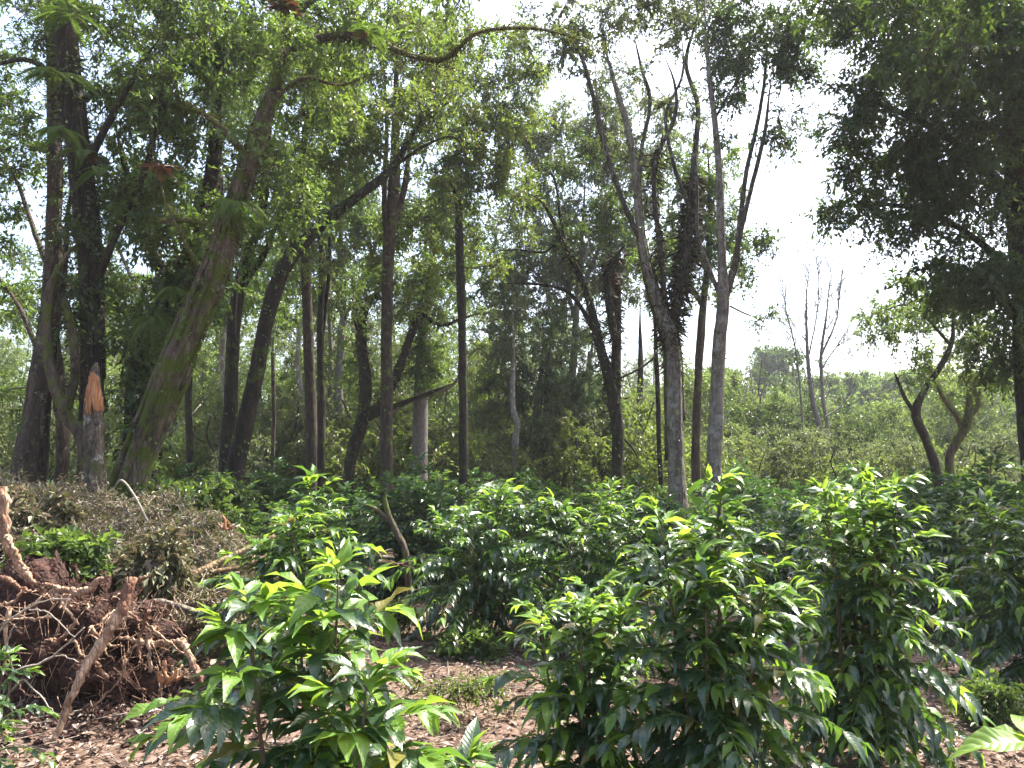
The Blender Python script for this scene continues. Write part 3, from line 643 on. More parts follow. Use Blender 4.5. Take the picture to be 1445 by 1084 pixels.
tree('pale_tall_tree', 'tall pale lichen trunk forking into slender stems against white sky', 'tree', 15,
     [[(1006, None, 24), (1008, 660, 21), (1012, 560, 20), (1015, 480, 20), (1020, 425, 18), (1017, 340, 13), (1014, 260, 12), (1008, 180, 10), (1000, 110, 9), (995, 40, 7), (992, -60, 5)],
      ([(1020, 430, 15), (1038, 370, 11), (1046, 310, 9), (1056, 240, 8), (1070, 180, 7), (1080, 120, 6), (1085, 60, 5), (1085, 0, 3)], 0.3),
      ([(1028, 410, 11), (1042, 340, 9), (1060, 260, 8), (1076, 200, 7), (1082, 150, 5), (1090, 80, 4)], -0.3),
      ([(1018, 420, 9), (1000, 375, 8), (985, 330, 7), (985, 260, 6), (978, 170, 5)], 0.3),
      ([(1082, 135, 2.5), (1096, 130, 2.5), (1100, 145, 2)], 0),
      ([(1080, 172, 2.5), (1096, 165, 2.5), (1104, 185, 2), (1098, 192, 1.5), (1084, 195, 1.5)], 0),
      ([(1030, 432, 3.5), (1050, 442, 3), (1066, 448, 2)], 0),
      ([(1008, 170, 5), (1030, 130, 4), (1050, 100, 3)], 0.3)],
     [(1080, 55, 55, 50, 15, 0.9, 10), (1040, 115, 45, 32, 15, 0.7, 9), (1120, 90, 35, 50, 15, 0.7, 9), (1110, 165, 24, 30, 15, 0.5, 7), (1105, 195, 14, 10, 15, 0.3, 6),
      (1035, 40, 50, 50, 15, 0.8, 7), (1060, 365, 22, 34, 15.3, 0.4, 12), (1075, 450, 12, 6, 15, 0.3, 4), (1130, 30, 40, 40, 15, 0.7, 7), (1045, 210, 40, 40, 15, 0.5, 1.2), (1010, 60, 24, 50, 15, 0.5, 5), (1060, -90, 140, 70, 15, 1.3, 3)],
     leaf='dark', bark='bark_grey', seed=34, rough=0.05, limb_bark='bark_limb', L=0.092)
tree('round_crown_tree', 'rounded mid green crown behind the forked pale trunk', 'tree', 21,
     [[(985, None, 14), (982, 650, 13), (985, 560, 12), (990, 450, 11), (1000, 350, 9), (1000, 250, 6), (995, 190, 4)],
      ([(990, 430, 7), (960, 370, 6), (945, 300, 4)], 0)],
     [(1000, 270, 45, 70, 21, 1.1, 8), (985, 370, 55, 50, 21, 1.1, 8), (950, 230, 30, 50, 21, 0.8, 5), (1030, 340, 25, 50, 21.2, 0.6, 6), (960, 330, 40, 60, 21, 0.8, 7)],
     leaf='mid', bark='bark_brown', seed=35, L=0.1)
tree('thin_pole_tree', 'very thin dark straight stem beside the grey many limbed trunk', 'tree', 18,
     [[(934, None, 8), (932, 650, 7), (930, 560, 7), (927, 480, 6), (925, 400, 4)]],
     [(930, 350, 30, 30, 18, 0.5, 4)], leaf='mid', bark='bark_dark', seed=36)

def dead_tree():
    r = rg(41)
    limbs = [[(1150, None, 15), (1150, 660, 14), (1160, 620, 12), (1148, 570, 9), (1140, 500, 7), (1138, 430, 5), (1142, 370, 3)],
             ([(1152, 660, 12), (1166, 610, 10), (1160, 560, 9), (1158, 500, 8), (1166, 440, 5), (1172, 380, 3)], 0.5),
             ([(1146, 680, 8), (1134, 620, 6), (1130, 560, 5), (1124, 500, 4), (1110, 440, 3), (1102, 400, 2)], -0.4),
             ([(1162, 590, 5), (1185, 575, 4), (1196, 560, 3), (1210, 540, 2)], 0),
             ([(1160, 500, 5), (1180, 450, 4), (1185, 410, 3), (1192, 360, 2)], 0.3),
             ([(1160, 520, 4), (1180, 490, 3), (1205, 475, 2)], 0.3),
             ([(1142, 500, 4), (1152, 450, 3), (1156, 400, 2), (1150, 360, 1.6)], -0.3)]
    t, tracks = tree('dead_tree', 'tall bare dead tree with fine twigs against the white sky', 'tree', 32, limbs, bark='bark_violet', seed=41, rough=0.05)
    br = MB()
    NP = [p for P, R in tracks for p in P[len(P) // 3:]]; NP = np.array(NP)
    for i in range(150):
        a = NP[r.integers(0, len(NP))]
        if a[2] < 4: continue
        s = 1 if a[0] > at(1155, 600, 32)[0] else -1
        d = np.array([r.normal(0.25 * s, 0.35), r.normal(0, 0.3), r.uniform(0.6, 1.1)]); ln = r.uniform(0.6, 1.9)
        P = np.array([a, a + d * ln * 0.5 + r.normal(0, 0.08, 3), a + d * ln + np.array([0, 0, 0.15])])
        tube(br, catmull(P, 6), np.linspace(0.018, 0.006, 6), 3, cap=False)
    C, O = blob_centres(r, [(1112, 450, 16, 60, 31.8, 0.5, 7), (1145, 430, 22, 70, 32, 0.6, 7), (1180, 430, 20, 70, 32.3, 0.6, 7), (1205, 500, 22, 40, 32, 0.5, 7), (1125, 560, 14, 40, 31.8, 0.4, 3)])
    connect(br, NP, np.full(len(NP), 0.05), C, r, 3, 1.3)
    C2 = C + r.normal(0, 0.3, C.shape) + np.array([0, 0, 0.5]); prisms(br, C, C2, 0.012, 0.005)
    C2 = C + r.normal(0, 0.3, C.shape) + np.array([0, 0, 0.35]); prisms(br, C, C2, 0.012, 0.005)
    br.build('twigs', M['bark_violet'], t, 'stuff')
dead_tree()
tree('bent_right_tree', 'dark tree bending left then right below the hazy crown at right', 'tree', 20,
     [[(1330, None, 16), (1322, 670, 14), (1308, 625, 13), (1292, 585, 13), (1305, 550, 10), (1328, 515, 9), (1343, 480, 8), (1345, 440, 6), (1355, 390, 4)],
      ([(1292, 585, 8), (1276, 560, 7), (1268, 540, 5), (1260, 520, 3)], 0),
      ([(1343, 490, 6), (1310, 450, 5), (1280, 430, 4), (1240, 440, 3)], -0.3)],
     [(1270, 455, 60, 30, 20, 1, 7), (1320, 420, 60, 36, 20.4, 1, 7), (1235, 470, 26, 20, 20, 0.6, 5), (1290, 520, 28, 22, 20, 0.6, 5), (1370, 450, 40, 40, 20.4, 0.8, 6)],
     leaf='mid', bark='bark_dark', seed=42, L=0.1)
tree('yellow_moss_tree', 'crooked tree with bright yellow green moss on its boughs', 'tree', 21,
     [[(1345, None, 13), (1340, 660, 12), (1346, 628, 13), (1362, 602, 13), (1366, 570, 10), (1364, 530, 8), (1360, 480, 5)],
      ([(1358, 608, 9), (1348, 585, 8), (1332, 565, 7), (1322, 545, 5), (1310, 520, 3)], -0.3),
      ([(1366, 590, 9), (1380, 570, 9), (1374, 545, 7), (1386, 520, 5)], 0.3)],
     [(1375, 500, 50, 40, 21.3, 0.8, 5), (1330, 500, 30, 26, 21.2, 0.6, 4)], leaf='lime', bark='bark_moss', seed=43, L=0.1, tufts=5000, rough=0.08)
tree('tall_pale_crown_tree', 'tall pale grey green crown seen between black centre trunk and grey tree', 'tree', 28,
     [[(800, None, 14), (802, 640, 13), (808, 540, 11), (815, 430, 9), (822, 330, 7), (828, 220, 5)],
      ([(812, 450, 7), (790, 380, 5), (765, 300, 4)], 0.5), ([(816, 420, 7), (850, 340, 5), (880, 260, 4)], 0.5)],
     [(820, 190, 60, 55, 28, 1.6, 6), (870, 230, 50, 70, 28, 1.5, 5), (745, 190, 40, 60, 28, 1.5, 5), (880, 130, 50, 35, 28, 1.5, 3), (930, 190, 30, 60, 28.5, 1.3, 4), (770, 290, 60, 60, 28, 1.5, 5), (820, 350, 80, 60, 28, 1.5, 5), (760, 400, 70, 50, 28, 1.5, 4), (880, 350, 30, 60, 28.4, 1.2, 5), (910, 270, 35, 60, 28.5, 1.3, 4)],
     leaf='olive', bark='bark_violet', seed=44, L=0.13, rad=0.6)
tree('tall_left_back_tree', 'tall green crown filling between the curving bough and tall brown trunk', 'tree', 27,
     [[(480, None, 14), (482, 640, 13), (478, 540, 11), (484, 430, 9), (480, 330, 7), (484, 220, 5)],
      ([(484, 450, 7), (520, 380, 5), (540, 300, 4)], 0.5), ([(480, 420, 7), (440, 340, 5), (420, 260, 4)], 0.5)],
     [(480, 280, 70, 60, 27, 1.6, 4), (430, 330, 60, 60, 27, 1.5, 4), (540, 330, 60, 60, 27, 1.5, 4), (490, 160, 70, 60, 27, 1.5, 3.5), (400, 400, 60, 50, 27, 1.5, 4), (620, 300, 60, 60, 27, 1.5, 4), (680, 380, 60, 50, 27, 1.5, 4)],
     leaf='mid', bark='bark_violet', seed=45, L=0.13, rad=0.6)
tree('tall_edge_back_tree', 'loose green crown standing behind the shaggy trunk at upper left', 'tree', 22,
     [[(215, None, 14), (218, 640, 13), (214, 540, 11), (222, 430, 9), (220, 330, 7), (225, 220, 5)],
      ([(220, 450, 7), (180, 380, 5), (150, 300, 4)], 0.5), ([(222, 420, 7), (270, 340, 5), (290, 260, 4)], 0.5)],
     [(200, 280, 70, 60, 22, 1.4, 4), (130, 380, 60, 60, 22, 1.4, 4), (270, 300, 60, 60, 22, 1.4, 4), (220, 130, 90, 60, 22, 1.4, 4), (330, 150, 70, 70, 22, 1.4, 4), (260, 420, 60, 50, 22, 1.4, 4), (50, 420, 50, 60, 22, 1.4, 3)],
     leaf='mid', bark='bark_violet', seed=46, L=0.11, rad=0.5)
M['moss_bright'] = M['bark_moss']

# --- the big dark tree on the right
tree('big_dark_tree', 'enormous dark tree whose leafy mass fills the upper right corner', 'tree', 13,
     [[(1470, None, 60), (1464, 600, 50), (1452, 420, 44), (1440, 280, 38), (1432, 140, 34), (1428, 0, 30), (1420, -140, 22), (1400, -300, 10.5)],
      ([(1440, 300, 20), (1380, 230, 10.5), (1310, 180, 10), (1240, 150, 7), (1190, 130, 5)], -0.8),
      ([(1445, 400, 18), (1380, 340, 9.5), (1310, 300, 9), (1240, 290, 6), (1180, 295, 4)], 0.6),
      ([(1430, 60, 18), (1360, 10, 13), (1280, -20, 10), (1190, -10, 7)], -0.6),
      ([(1455, 480, 10.5), (1420, 420, 10), (1390, 400, 8), (1340, 400, 5)], -0.4)],
     [(1330, 30, 150, 70, 12.6, 1.6, 10.5), (1200, 10, 50, 45, 12.8, 0.8, 11), (1400, 130, 100, 90, 12.4, 1.5, 10.5), (1290, 140, 90, 70, 12.6, 1.3, 10.5), (1200, 150, 42, 42, 12.6, 0.7, 9.5),
      (1260, 220, 90, 50, 12.8, 1.2, 9.5), (1360, 270, 100, 80, 12.8, 1.4, 10.5), (1190, 290, 40, 35, 13, 0.6, 7), (1250, 320, 60, 34, 13, 0.9, 8), (1400, 400, 70, 80, 13, 1.2, 10.5),
      (1330, 390, 50, 50, 13, 0.9, 9), (1430, 500, 45, 60, 13, 0.8, 9.5), (1300, -120, 220, 90, 13, 2, 6), (1500, 100, 120, 300, 13.4, 2, 5), (1420, 20, 90, 50, 11.6, 0.8, 8)],
     leaf='dark', bark='bark_dark', seed=50, L=0.095, per=15, twigs=10)
tree('overhanging_tree', 'dark leafy boughs dipping in from above at the upper right', 'tree', 10.2,
     [[(1700, None, 50), (1690, 400, 44), (1650, 100, 36), (1600, -100, 30), (1520, -200, 22), (1400, -230, 16), (1300, -200, 12), (1200, -150, 8), (1150, -80, 5)]],
     [(1170, -10, 45, 40, 10.2, 0.6, 12), (1270, -40, 80, 50, 10.2, 1, 8), (1390, -20, 80, 60, 10, 1, 8), (1340, 60, 80, 50, 10, 0.9, 7), (1590, -10, 120, 100, 8.9, 1.2, 7), (1530, 90, 90, 90, 11, 1.2, 7)],  # last two clumps hang out of view, added to shade the bushes at right
     leaf='dark', bark='bark_dark', seed=51, L=0.095)

# --- thin distant trunks one can tell apart
thin = [(385, 22, 6, 500, 'bark_brown', 'thin curving dark stem between leaning boughs and pale pole'),
        (418, 26, 8, 420, 'bark_pale', 'thin pale ringed trunk left of the rough brown pair'),
        (309, 24, 9, 430, 'bark_pale', 'pale mottled thin trunk left of the dark twin trunks'),
        (268, 24, 10, 470, 'bark_dark', 'thin leaning dark trunk right of the leaning mossy giant'),
        (500, 30, 7, 440, 'bark_dark', 'slight dark stem in front of the crooked mossy tree'),
        (468, 28, 8, 430, 'bark_violet', 'slight grey stem right of the thin twin stems'),
        (830, 30, 8, 500, 'bark_violet', 'grey stem in leafy shade left of the shaggy fork'),
        (690, 34, 8, 470, 'bark_dark', 'small dark stem right of the black centre trunk'),
        (905, 30, 9, 470, 'bark_dark', 'small dark stem between shaggy fork and grey tree')]
for i, (px, Y, w, top, bk, lb) in enumerate(thin):
    r = rg(200 + i); dx = r.normal(0, 5)
    tree('slender_tree', lb, 'tree', Y, [[(px, None, w + 1), (px + dx * 0.3, 640, w), (px + dx, 570, w), (px + dx * 0.4, 500, w * 0.8), (px + dx * 1.5, top, w * 0.6), (px + dx * 2, top - 70, w * 0.35)]],
         [(px + dx * 2, top - 60, 45, 50, Y, 1.2, 2.5), (px, top - 140, 55, 50, Y + 1, 1.2, 2.2)], leaf=['mid', 'olive', 'lime'][i % 3], bark=bk, seed=210 + i, L=0.11, group='slender trunks inside the wood', sides=9)

# ------------------------------------------------------------------ trees further back, copied from a few grown ones
def proto_tree(seed, h, w, leaf, bark, nb, name, cat, trunk_r, low=0.3, L=0.15, rad=0.75):
    r = rg(seed)
    t = thing(name, 'x', cat, (0, 0, 0), 'trees standing further back')
    tr = catmull([(0, 0, -0.3), (r.normal(0, 0.15), r.normal(0, 0.15), h * 0.3), (r.normal(0, 0.35), r.normal(0, 0.3), h * 0.6), (r.normal(0, 0.5), r.normal(0, 0.4), h * 0.95)], 26)
    R = np.linspace(trunk_r, trunk_r * 0.2, 26)
    mb = MB(); tube(mb, tr, R, 9, 0.06, seed); parts = [mb.build('trunk', M[bark], t)]
    NP, NR = [tr[7:]], [R[7:]]
    for k in range(4):
        j = r.integers(8, 18); a = tr[j]; ang = k * 1.57 + r.uniform(-0.5, 0.5); ln = w * r.uniform(0.5, 0.8)
        d = np.array([math.cos(ang), math.sin(ang), r.uniform(0.5, 1.3)]) * ln
        P = catmull([a, a + d * 0.4 + r.normal(0, 0.15, 3), a + d * 0.75 + r.normal(0, 0.15, 3), a + d + np.array([0, 0, 0.4])], 14)
        RR = np.linspace(R[j] * 0.6, 0.02, 14); mb = MB(); tube(mb, P, RR, 6, 0.05, seed + k); parts.append(mb.build('limb', M[bark], t))
        NP.append(P); NR.append(RR)
    C = []; O = []
    for q in range(nb):
        z = h * r.uniform(low, 1.0); f = math.sin(math.pi * min(1, max(0.08, (z / h - low * 0.7) / (1.08 - low * 0.7)))) ** 0.6
        a = r.uniform(0, 6.283); rr = w * f * r.uniform(0.25, 1) ** 0.5
        c = np.array([math.cos(a) * rr, math.sin(a) * rr, z]); n = r.integers(4, 9)
        v = r.normal(0, 0.45, (n, 3)) * np.array([1, 1, 0.6]); C.append(c + v); O.append(nrmz(v + c * np.array([1, 1, 0.0]) * 0.3))
    C = np.vstack(C); O = np.vstack(O)
    br = MB(); connect(br, np.vstack(NP), np.concatenate(NR), C[::2], r, 4, 1.3)
    lf = MB(); foliage(lf, br, C, O, rad, r, L, 0.45, 8, 11)
    parts.append(br.build('branches', M['twig'], t, 'stuff')); parts.append(lf.build('crown', M[leaf], t, 'stuff', smooth=False))
    return t, parts

protos = [proto_tree(301, 13, 3.0, 'pale', 'bark_violet', 34, 'background_tree', 'tree', 0.2, 0.28),
          proto_tree(302, 12, 3.4, 'olive', 'bark_brown', 34, 'background_tree', 'tree', 0.17, 0.22),
          proto_tree(303, 14, 3.2, 'lime', 'bark_dark', 36, 'background_tree', 'tree', 0.22, 0.3),
          proto_tree(304, 10, 2.8, 'mid', 'bark_dark', 30, 'background_tree', 'tree', 0.15, 0.18)]
low_protos = [proto_tree(311, 4.6, 2.3, 'pale', 'bark_pale', 26, 'small_tree', 'small tree', 0.08, 0.1, 0.12, 0.55),
              proto_tree(312, 5.4, 2.4, 'dark', 'bark_violet', 26, 'small_tree', 'small tree', 0.09, 0.15, 0.12, 0.55),
              proto_tree(313, 3.4, 2.0, 'olive', 'bark_dark', 22, 'small_tree', 'small tree', 0.06, 0.05, 0.12, 0.5),
              proto_tree(314, 3.0, 1.9, 'lime', 'bark_brown', 22, 'small_tree', 'small tree', 0.06, 0.05, 0.12, 0.5)]

anchor = [(-60, 'beyond the left edge trunk'), (60, 'behind the left edge trunk'), (150, 'behind the broken snag'), (230, 'behind the leaning mossy giant'), (310, 'behind the dark twin trunks'),
          (385, 'between curving trunk and rough brown trunk'), (445, 'behind the close pair of trunks'), (510, 'behind the crooked mossy tree'), (565, 'between tall brown and violet grey trunks'),
          (625, 'left of the black centre trunk'), (690, 'right of the black centre trunk'), (745, 'behind the kinked pale trunk'), (810, 'behind the dense dark crown'),
          (865, 'behind the shaggy fork'), (915, 'left of the grey many limbed tree'), (985, 'between grey tree and pale tall trunk'), (1050, 'right of the pale tall trunk'),
          (1110, 'left of the bare dead tree'), (1160, 'behind the bare dead tree'), (1215, 'right of the bare dead tree'), (1275, 'left of the bent dark tree'),
          (1340, 'behind the yellow mossed tree'), (1420, 'under the enormous dark crown'), (1500, 'at the right edge')]
def where(px): return min(anchor, key=lambda a: abs(a[0] - px))[1]
tone = ['pale green', 'olive', 'yellow green', 'mid green']
ltone = ['pale green', 'dark green', 'olive', 'yellow green']
used_first = set()
def put(pl, k, px, Y, s, rz, label, sz=None):
    src, parts = pl[k]
    x = (px - CX) / F * Y; loc = (x, Y, float(gz(x, Y)))
    key = (id(pl), k)
    if key not in used_first:
        used_first.add(key); src.location = loc; src.rotation_euler = (0, 0, rz); src.scale = (s, s, sz or s); src['label'] = label; return src
    return copy_thing(src, parts, loc, rz, s, label, sz)
r = rg(7)
dists = ['nearer', 'middle', 'farther']
rows = [(30, 0), (38, 1), (48, 2)]
for Y0, ri in rows:
    for j, (px, wtxt) in enumerate(anchor):
        if px > 930: continue
        if ri == 1 and j % 2: continue
        k = int((j * 7 + ri * 3) % 4)
        s = r.uniform(0.85, 1.1) * (1.0 if px < 760 else 0.72) * (0.62, 0.78, 1.0)[ri]
        p = px + r.uniform(-22, 22) + (30 if ri == 1 else 0)
        if 870 < p and ri != 2: s *= 0.75
        put(protos, k, p, Y0 + r.uniform(-2, 2), s, r.uniform(0, 6.28), '%s %s tree with leafy crown %s' % (dists[ri], tone[k], wtxt))
for j, (px, wtxt) in enumerate(anchor):
    for q, Y0 in enumerate((27, 37, 50) if px > 930 else (26.5,)):
        k = int((j * 5 + q * 2 + 1) % 4)
        if px > 930 and Y0 < 30: k = 2 + (j % 2)
        s = (r.uniform(0.7, 0.95) if px > 930 else r.uniform(0.95, 1.3)) if Y0 < 30 else r.uniform(0.95, 1.4)
        if Y0 > 30: k = (j + q) % 2
        if px <= 930 and k == 1: k = 3
        put(low_protos, k, px + r.uniform(-20, 20), Y0 + r.uniform(-2, 2), s, r.uniform(0, 6.28), '%s %s low tree %s' % (('near', 'farther', 'farthest')[q], ltone[k], wtxt))
# a lone round tree on the skyline and its neighbours
sky_protos = [proto_tree(321, 9.5, 3.4, 'dark', 'bark_dark', 26, 'skyline_tree', 'tree', 0.2, 0.3, 0.42, 1.1),
              proto_tree(322, 8.0, 4.6, 'mid', 'bark_dark', 30, 'skyline_tree', 'tree', 0.2, 0.2, 0.42, 1.1)]
for px, Y, k, s, lb in [(1100, 100, 0, 1.1, 'blue green round tree standing up from the far skyline'), (1180, 92, 1, 1.0, 'dark low tree on the skyline behind the bare dead tree'),
                     (1235, 96, 1, 1.05, 'wide hazy tree on the skyline right of the dead tree'), (1290, 88, 1, 1.1, 'dark hazy tree on the skyline behind the bent tree'), (1365, 92, 1, 1.1, 'wide hazy skyline tree behind the yellow mossed tree'),
                     (1025, 95, 0, 0.8, 'small far tree between pale trunk and lone round tree'), (1440, 88, 0, 1.1, 'far hazy tree under the enormous dark crown at right edge')]:
    put(sky_protos, k, px, Y, s, 1.0, lb)

def distant_wood():
    r = rg(77); mb = MB()
    n = 330
    Y = r.uniform(60, 170, n) ; X = r.uniform(-0.75, 0.75, n) * Y
    h = r.uniform(3.0, 8.5, n)
    for i in range(n):
        c = np.array([X[i], Y[i], float(gz(X[i], Y[i])) + h[i] * 0.5])
        m = 300 if Y[i] < 120 else 200
        v = nrmz(r.normal(0, 1, (m, 3))) * (r.uniform(0.45, 1, (m, 1)) ** 0.5)
        v[:, 2] = np.abs(v[:, 2]) * 1.1 - 0.35
        lump = 1 + 0.25 * np.sin(v[:, :1] * 5 + i) * np.sin(v[:, 1:2] * 6 + i * 2)
        P = c + v * lump * np.array([h[i] * 0.62, h[i] * 0.62, h[i] * 0.62])
        L = r.uniform(0.3, 0.6, m)
        leaf_cards(mb, P, r.normal(0, 1, (m, 3)), r.normal(0, 0.6, (m, 3)) + np.array([0, 0, 1]), L, L * 0.6, np.clip(r.uniform(0, 0.3, m) + r.choice([0.05, 0.2, 0.4, 0.6]) , 0, 0.98))
    o = mb.build('distant_wood', M['wood'], None, 'stuff', smooth=False)
    tag(o, 'hazy far-off wood covering the low rise behind everything', 'wood')
distant_wood()

# ------------------------------------------------------------------ coffee bushes
def leaf_template(bend, twist, wave, width=0.31, ns=6, us=(-1, -0.5, 0, 0.5, 1.0)):
    """one pointed leaf, length 1 along +Y, folded at the midrib"""
    ts = np.linspace(0, 1, ns + 1); us = np.array(us); nu = len(us)
    V = []; UV = []
    ang = 0; y = 0; z = 0; prev = 0
    for i, t in enumerate(ts):
        if i:
            dt = t - prev; ang = -bend * (t ** 1.3); y += math.cos(ang) * dt; z += math.sin(ang) * dt; prev = t
        w = width * 0.5 * (math.sin(math.pi * min(1, t ** 0.85 * 1.0)) ** 0.75) * (1 - 0.35 * t) * 1.28 if 0 < t < 1 else 0.008
        if i == ns - 1: w *= 0.75
        for u in us:
            zz = abs(u) * w * 0.35 + wave * math.sin(t * 11 + (2 if u > 0 else 0)) * w * abs(u) * 0.35
            tw = twist * t
            x = u * w; V.append((x * math.cos(tw) - zz * math.sin(tw), y - zz * math.sin(ang) * 0.5, z + zz * math.cos(tw) + x * math.sin(tw))); UV.append((u, t))
    T = []
    for i in range(ns):
        for j in range(nu - 1):
            a = i * nu + j; T += [(a, a + 1, a + nu + 1), (a, a + nu + 1, a + nu)]
    return np.array(V), np.array(T), np.array(UV)
SHAPES = [(0.6, 0.2, 0.5), (0.95, -0.25, 0.9), (1.35, 0.15, 0.6), (0.8, 0.4, 1.2), (1.15, -0.4, 0.8), (0.4, 0.1, 0.4)]
TEMPL = [leaf_template(b, tw, wv) for b, tw, wv in SHAPES]
LOWT = [leaf_template(b, tw, wv, ns=4, us=(-1, 0, 1)) for b, tw, wv in SHAPES]
LEAFMESH = {}
for yi, mn in enumerate(('coffee', 'coffee_young')):
    for k, (V, T, UV) in enumerate(TEMPL):
        mb = MB(); mb.add(V, T, 0.0, 0, UV); LEAFMESH[(yi, k)] = mb.mesh('leaf', M[mn])

def grow_bush(seed, x, y, height, radius, stems, leafL, young=0.22, low=0.22, internode=0.074, lean=(0, 0)):
    r = rg(seed); z0 = float(gz(x, y))
    ST = []; LAT = []; leaves = []     # leaves: pos, dir, nrm, L, young, variant
    for s in range(stems):
        a = s * 6.283 / max(stems, 1) + r.uniform(0, 1); sp = (0.0 if stems == 1 else radius * (0.08 if s == 0 else 0.42))
        hh = height * (1 if s == 0 else r.uniform(0.68, 0.96))
        top = np.array([math.cos(a) * sp + lean[0], math.sin(a) * sp + lean[1], hh])
        P = catmull([(0, 0, -0.08), (top[0] * 0.35 + r.normal(0, 0.02), top[1] * 0.35, hh * 0.3), (top[0] * 0.75, top[1] * 0.75 + r.normal(0, 0.02), hh * 0.65), top], 26) + np.array([x, y, z0])
        ST.append((P, np.linspace(0.019, 0.004, 26) * (height / 1.6)))
        nlev = int(hh * (1 - low) / internode); phase = r.uniform(0, 3)
        for q in range(nlev + 1):
            f = q / nlev; zf = low + (1 - low) * f
            o = P[min(25, int(zf * 25))]; outv = top[:2] / (np.linalg.norm(top[:2]) + 1e-6)
            for sd in (0, 1):
                phi = phase + q * 1.5708 + sd * math.pi + r.normal(0, 0.25)
                d2 = np.array([math.cos(phi), math.sin(phi)])
                prof = (0.16 + 0.84 * (1 - f) ** 0.75) * (1 if f > 0.3 else 0.78 + 0.7 * f)
                ll = radius * prof * r.uniform(0.72, 1.12) * (1 + (0.25 * float(d2 @ outv) if stems > 1 else 0))
                if ll < 0.05: continue
                elev = 0.8 * f + 0.25 + r.normal(0, 0.1); sag = 0.55 * (1 - f) + 0.25
                dv = np.array([d2[0] * math.cos(elev), d2[1] * math.cos(elev), math.sin(elev)])
                n = 9; t = np.linspace(0, 1, n)[:, None]
                LP = o + dv * ll * t + np.array([0, 0, -1]) * sag * ll * t * t
                LP[:, :2] += np.cumsum(r.normal(0, 0.004, (n, 2)), axis=0)
                LAT.append((LP, np.linspace(0.0055, 0.002, n)))
                k = max(2, int(ll / 0.062)); lsz = r.uniform(0.72, 1.1); side = np.array([-d2[1], d2[0], 0.0])
                for m in range(k + 1):
                    g = 0.22 + 0.78 * m / k if k > 2 else 0.45 + 0.55 * m / k
                    pf = g * (n - 1); i0 = min(n - 2, int(pf)); pos = LP[i0] + (LP[i0 + 1] - LP[i0]) * (pf - i0)
                    tg = LP[i0 + 1] - LP[i0]; tg = tg / np.linalg.norm(tg)
                    tip = m >= k - 0
                    for sg in (-1, 1):
                        if r.random() < 0.06: continue
                        spread = 0.45 if tip else 0.95
                        D = tg * (1.0 if tip else 0.75) + side * sg * spread + np.array([0, 0, (0.15 if tip else 0.0) + r.normal(0, 0.2)]) + r.normal(0, 0.10, 3)
                        Nn = np.array([0, 0, 1.0]) + side * sg * 0.18 + r.normal(0, 0.22, 3)
                        yg = (tip and r.random() < 0.3 + 0.6 * (f > 0.45)) or (r.random() < young * (f + 0.15) * (1.6 if m >= k - 1 else 0.7))
                        Lf = leafL * lsz * r.uniform(0.7, 1.2) * (0.9 if tip else 1.0)
                        leaves.append((pos, D, Nn, Lf, 1 if yg else 0, int(r.integers(0, 6))))
                    if tip:
                        for sg in (-1, 1):
                            D = tg * 1.0 + side * sg * 0.3 + np.array([0, 0, 0.35]); leaves.append((pos + tg * 0.02, D, np.array([0, 0, 1.0]) - tg * 0.6 + r.normal(0, 0.2, 3), leafL * r.uniform(0.35, 0.6), 1, 5))
        for sg in range(3):
            a = r.uniform(0, 6.28); D = np.array([math.cos(a) * 0.6, math.sin(a) * 0.6, 0.45]); leaves.append((P[-1], D, np.array([-D[0], -D[1], 0.8]), leafL * r.uniform(0.6, 0.9), 1, int(r.integers(0, 3))))
    return z0, ST, LAT, leaves

def frames(leaves):
    P = np.array([l[0] for l in leaves]); D = nrmz(np.array([l[1] for l in leaves])); Nn = np.array([l[2] for l in leaves])
    S = nrmz(np.cross(D, Nn)); U = np.cross(S, D)
    L = np.array([l[3] for l in leaves]); yg = np.array([l[4] for l in leaves]); va = np.array([l[5] for l in leaves])
    return P, S, D, U, L, yg, va

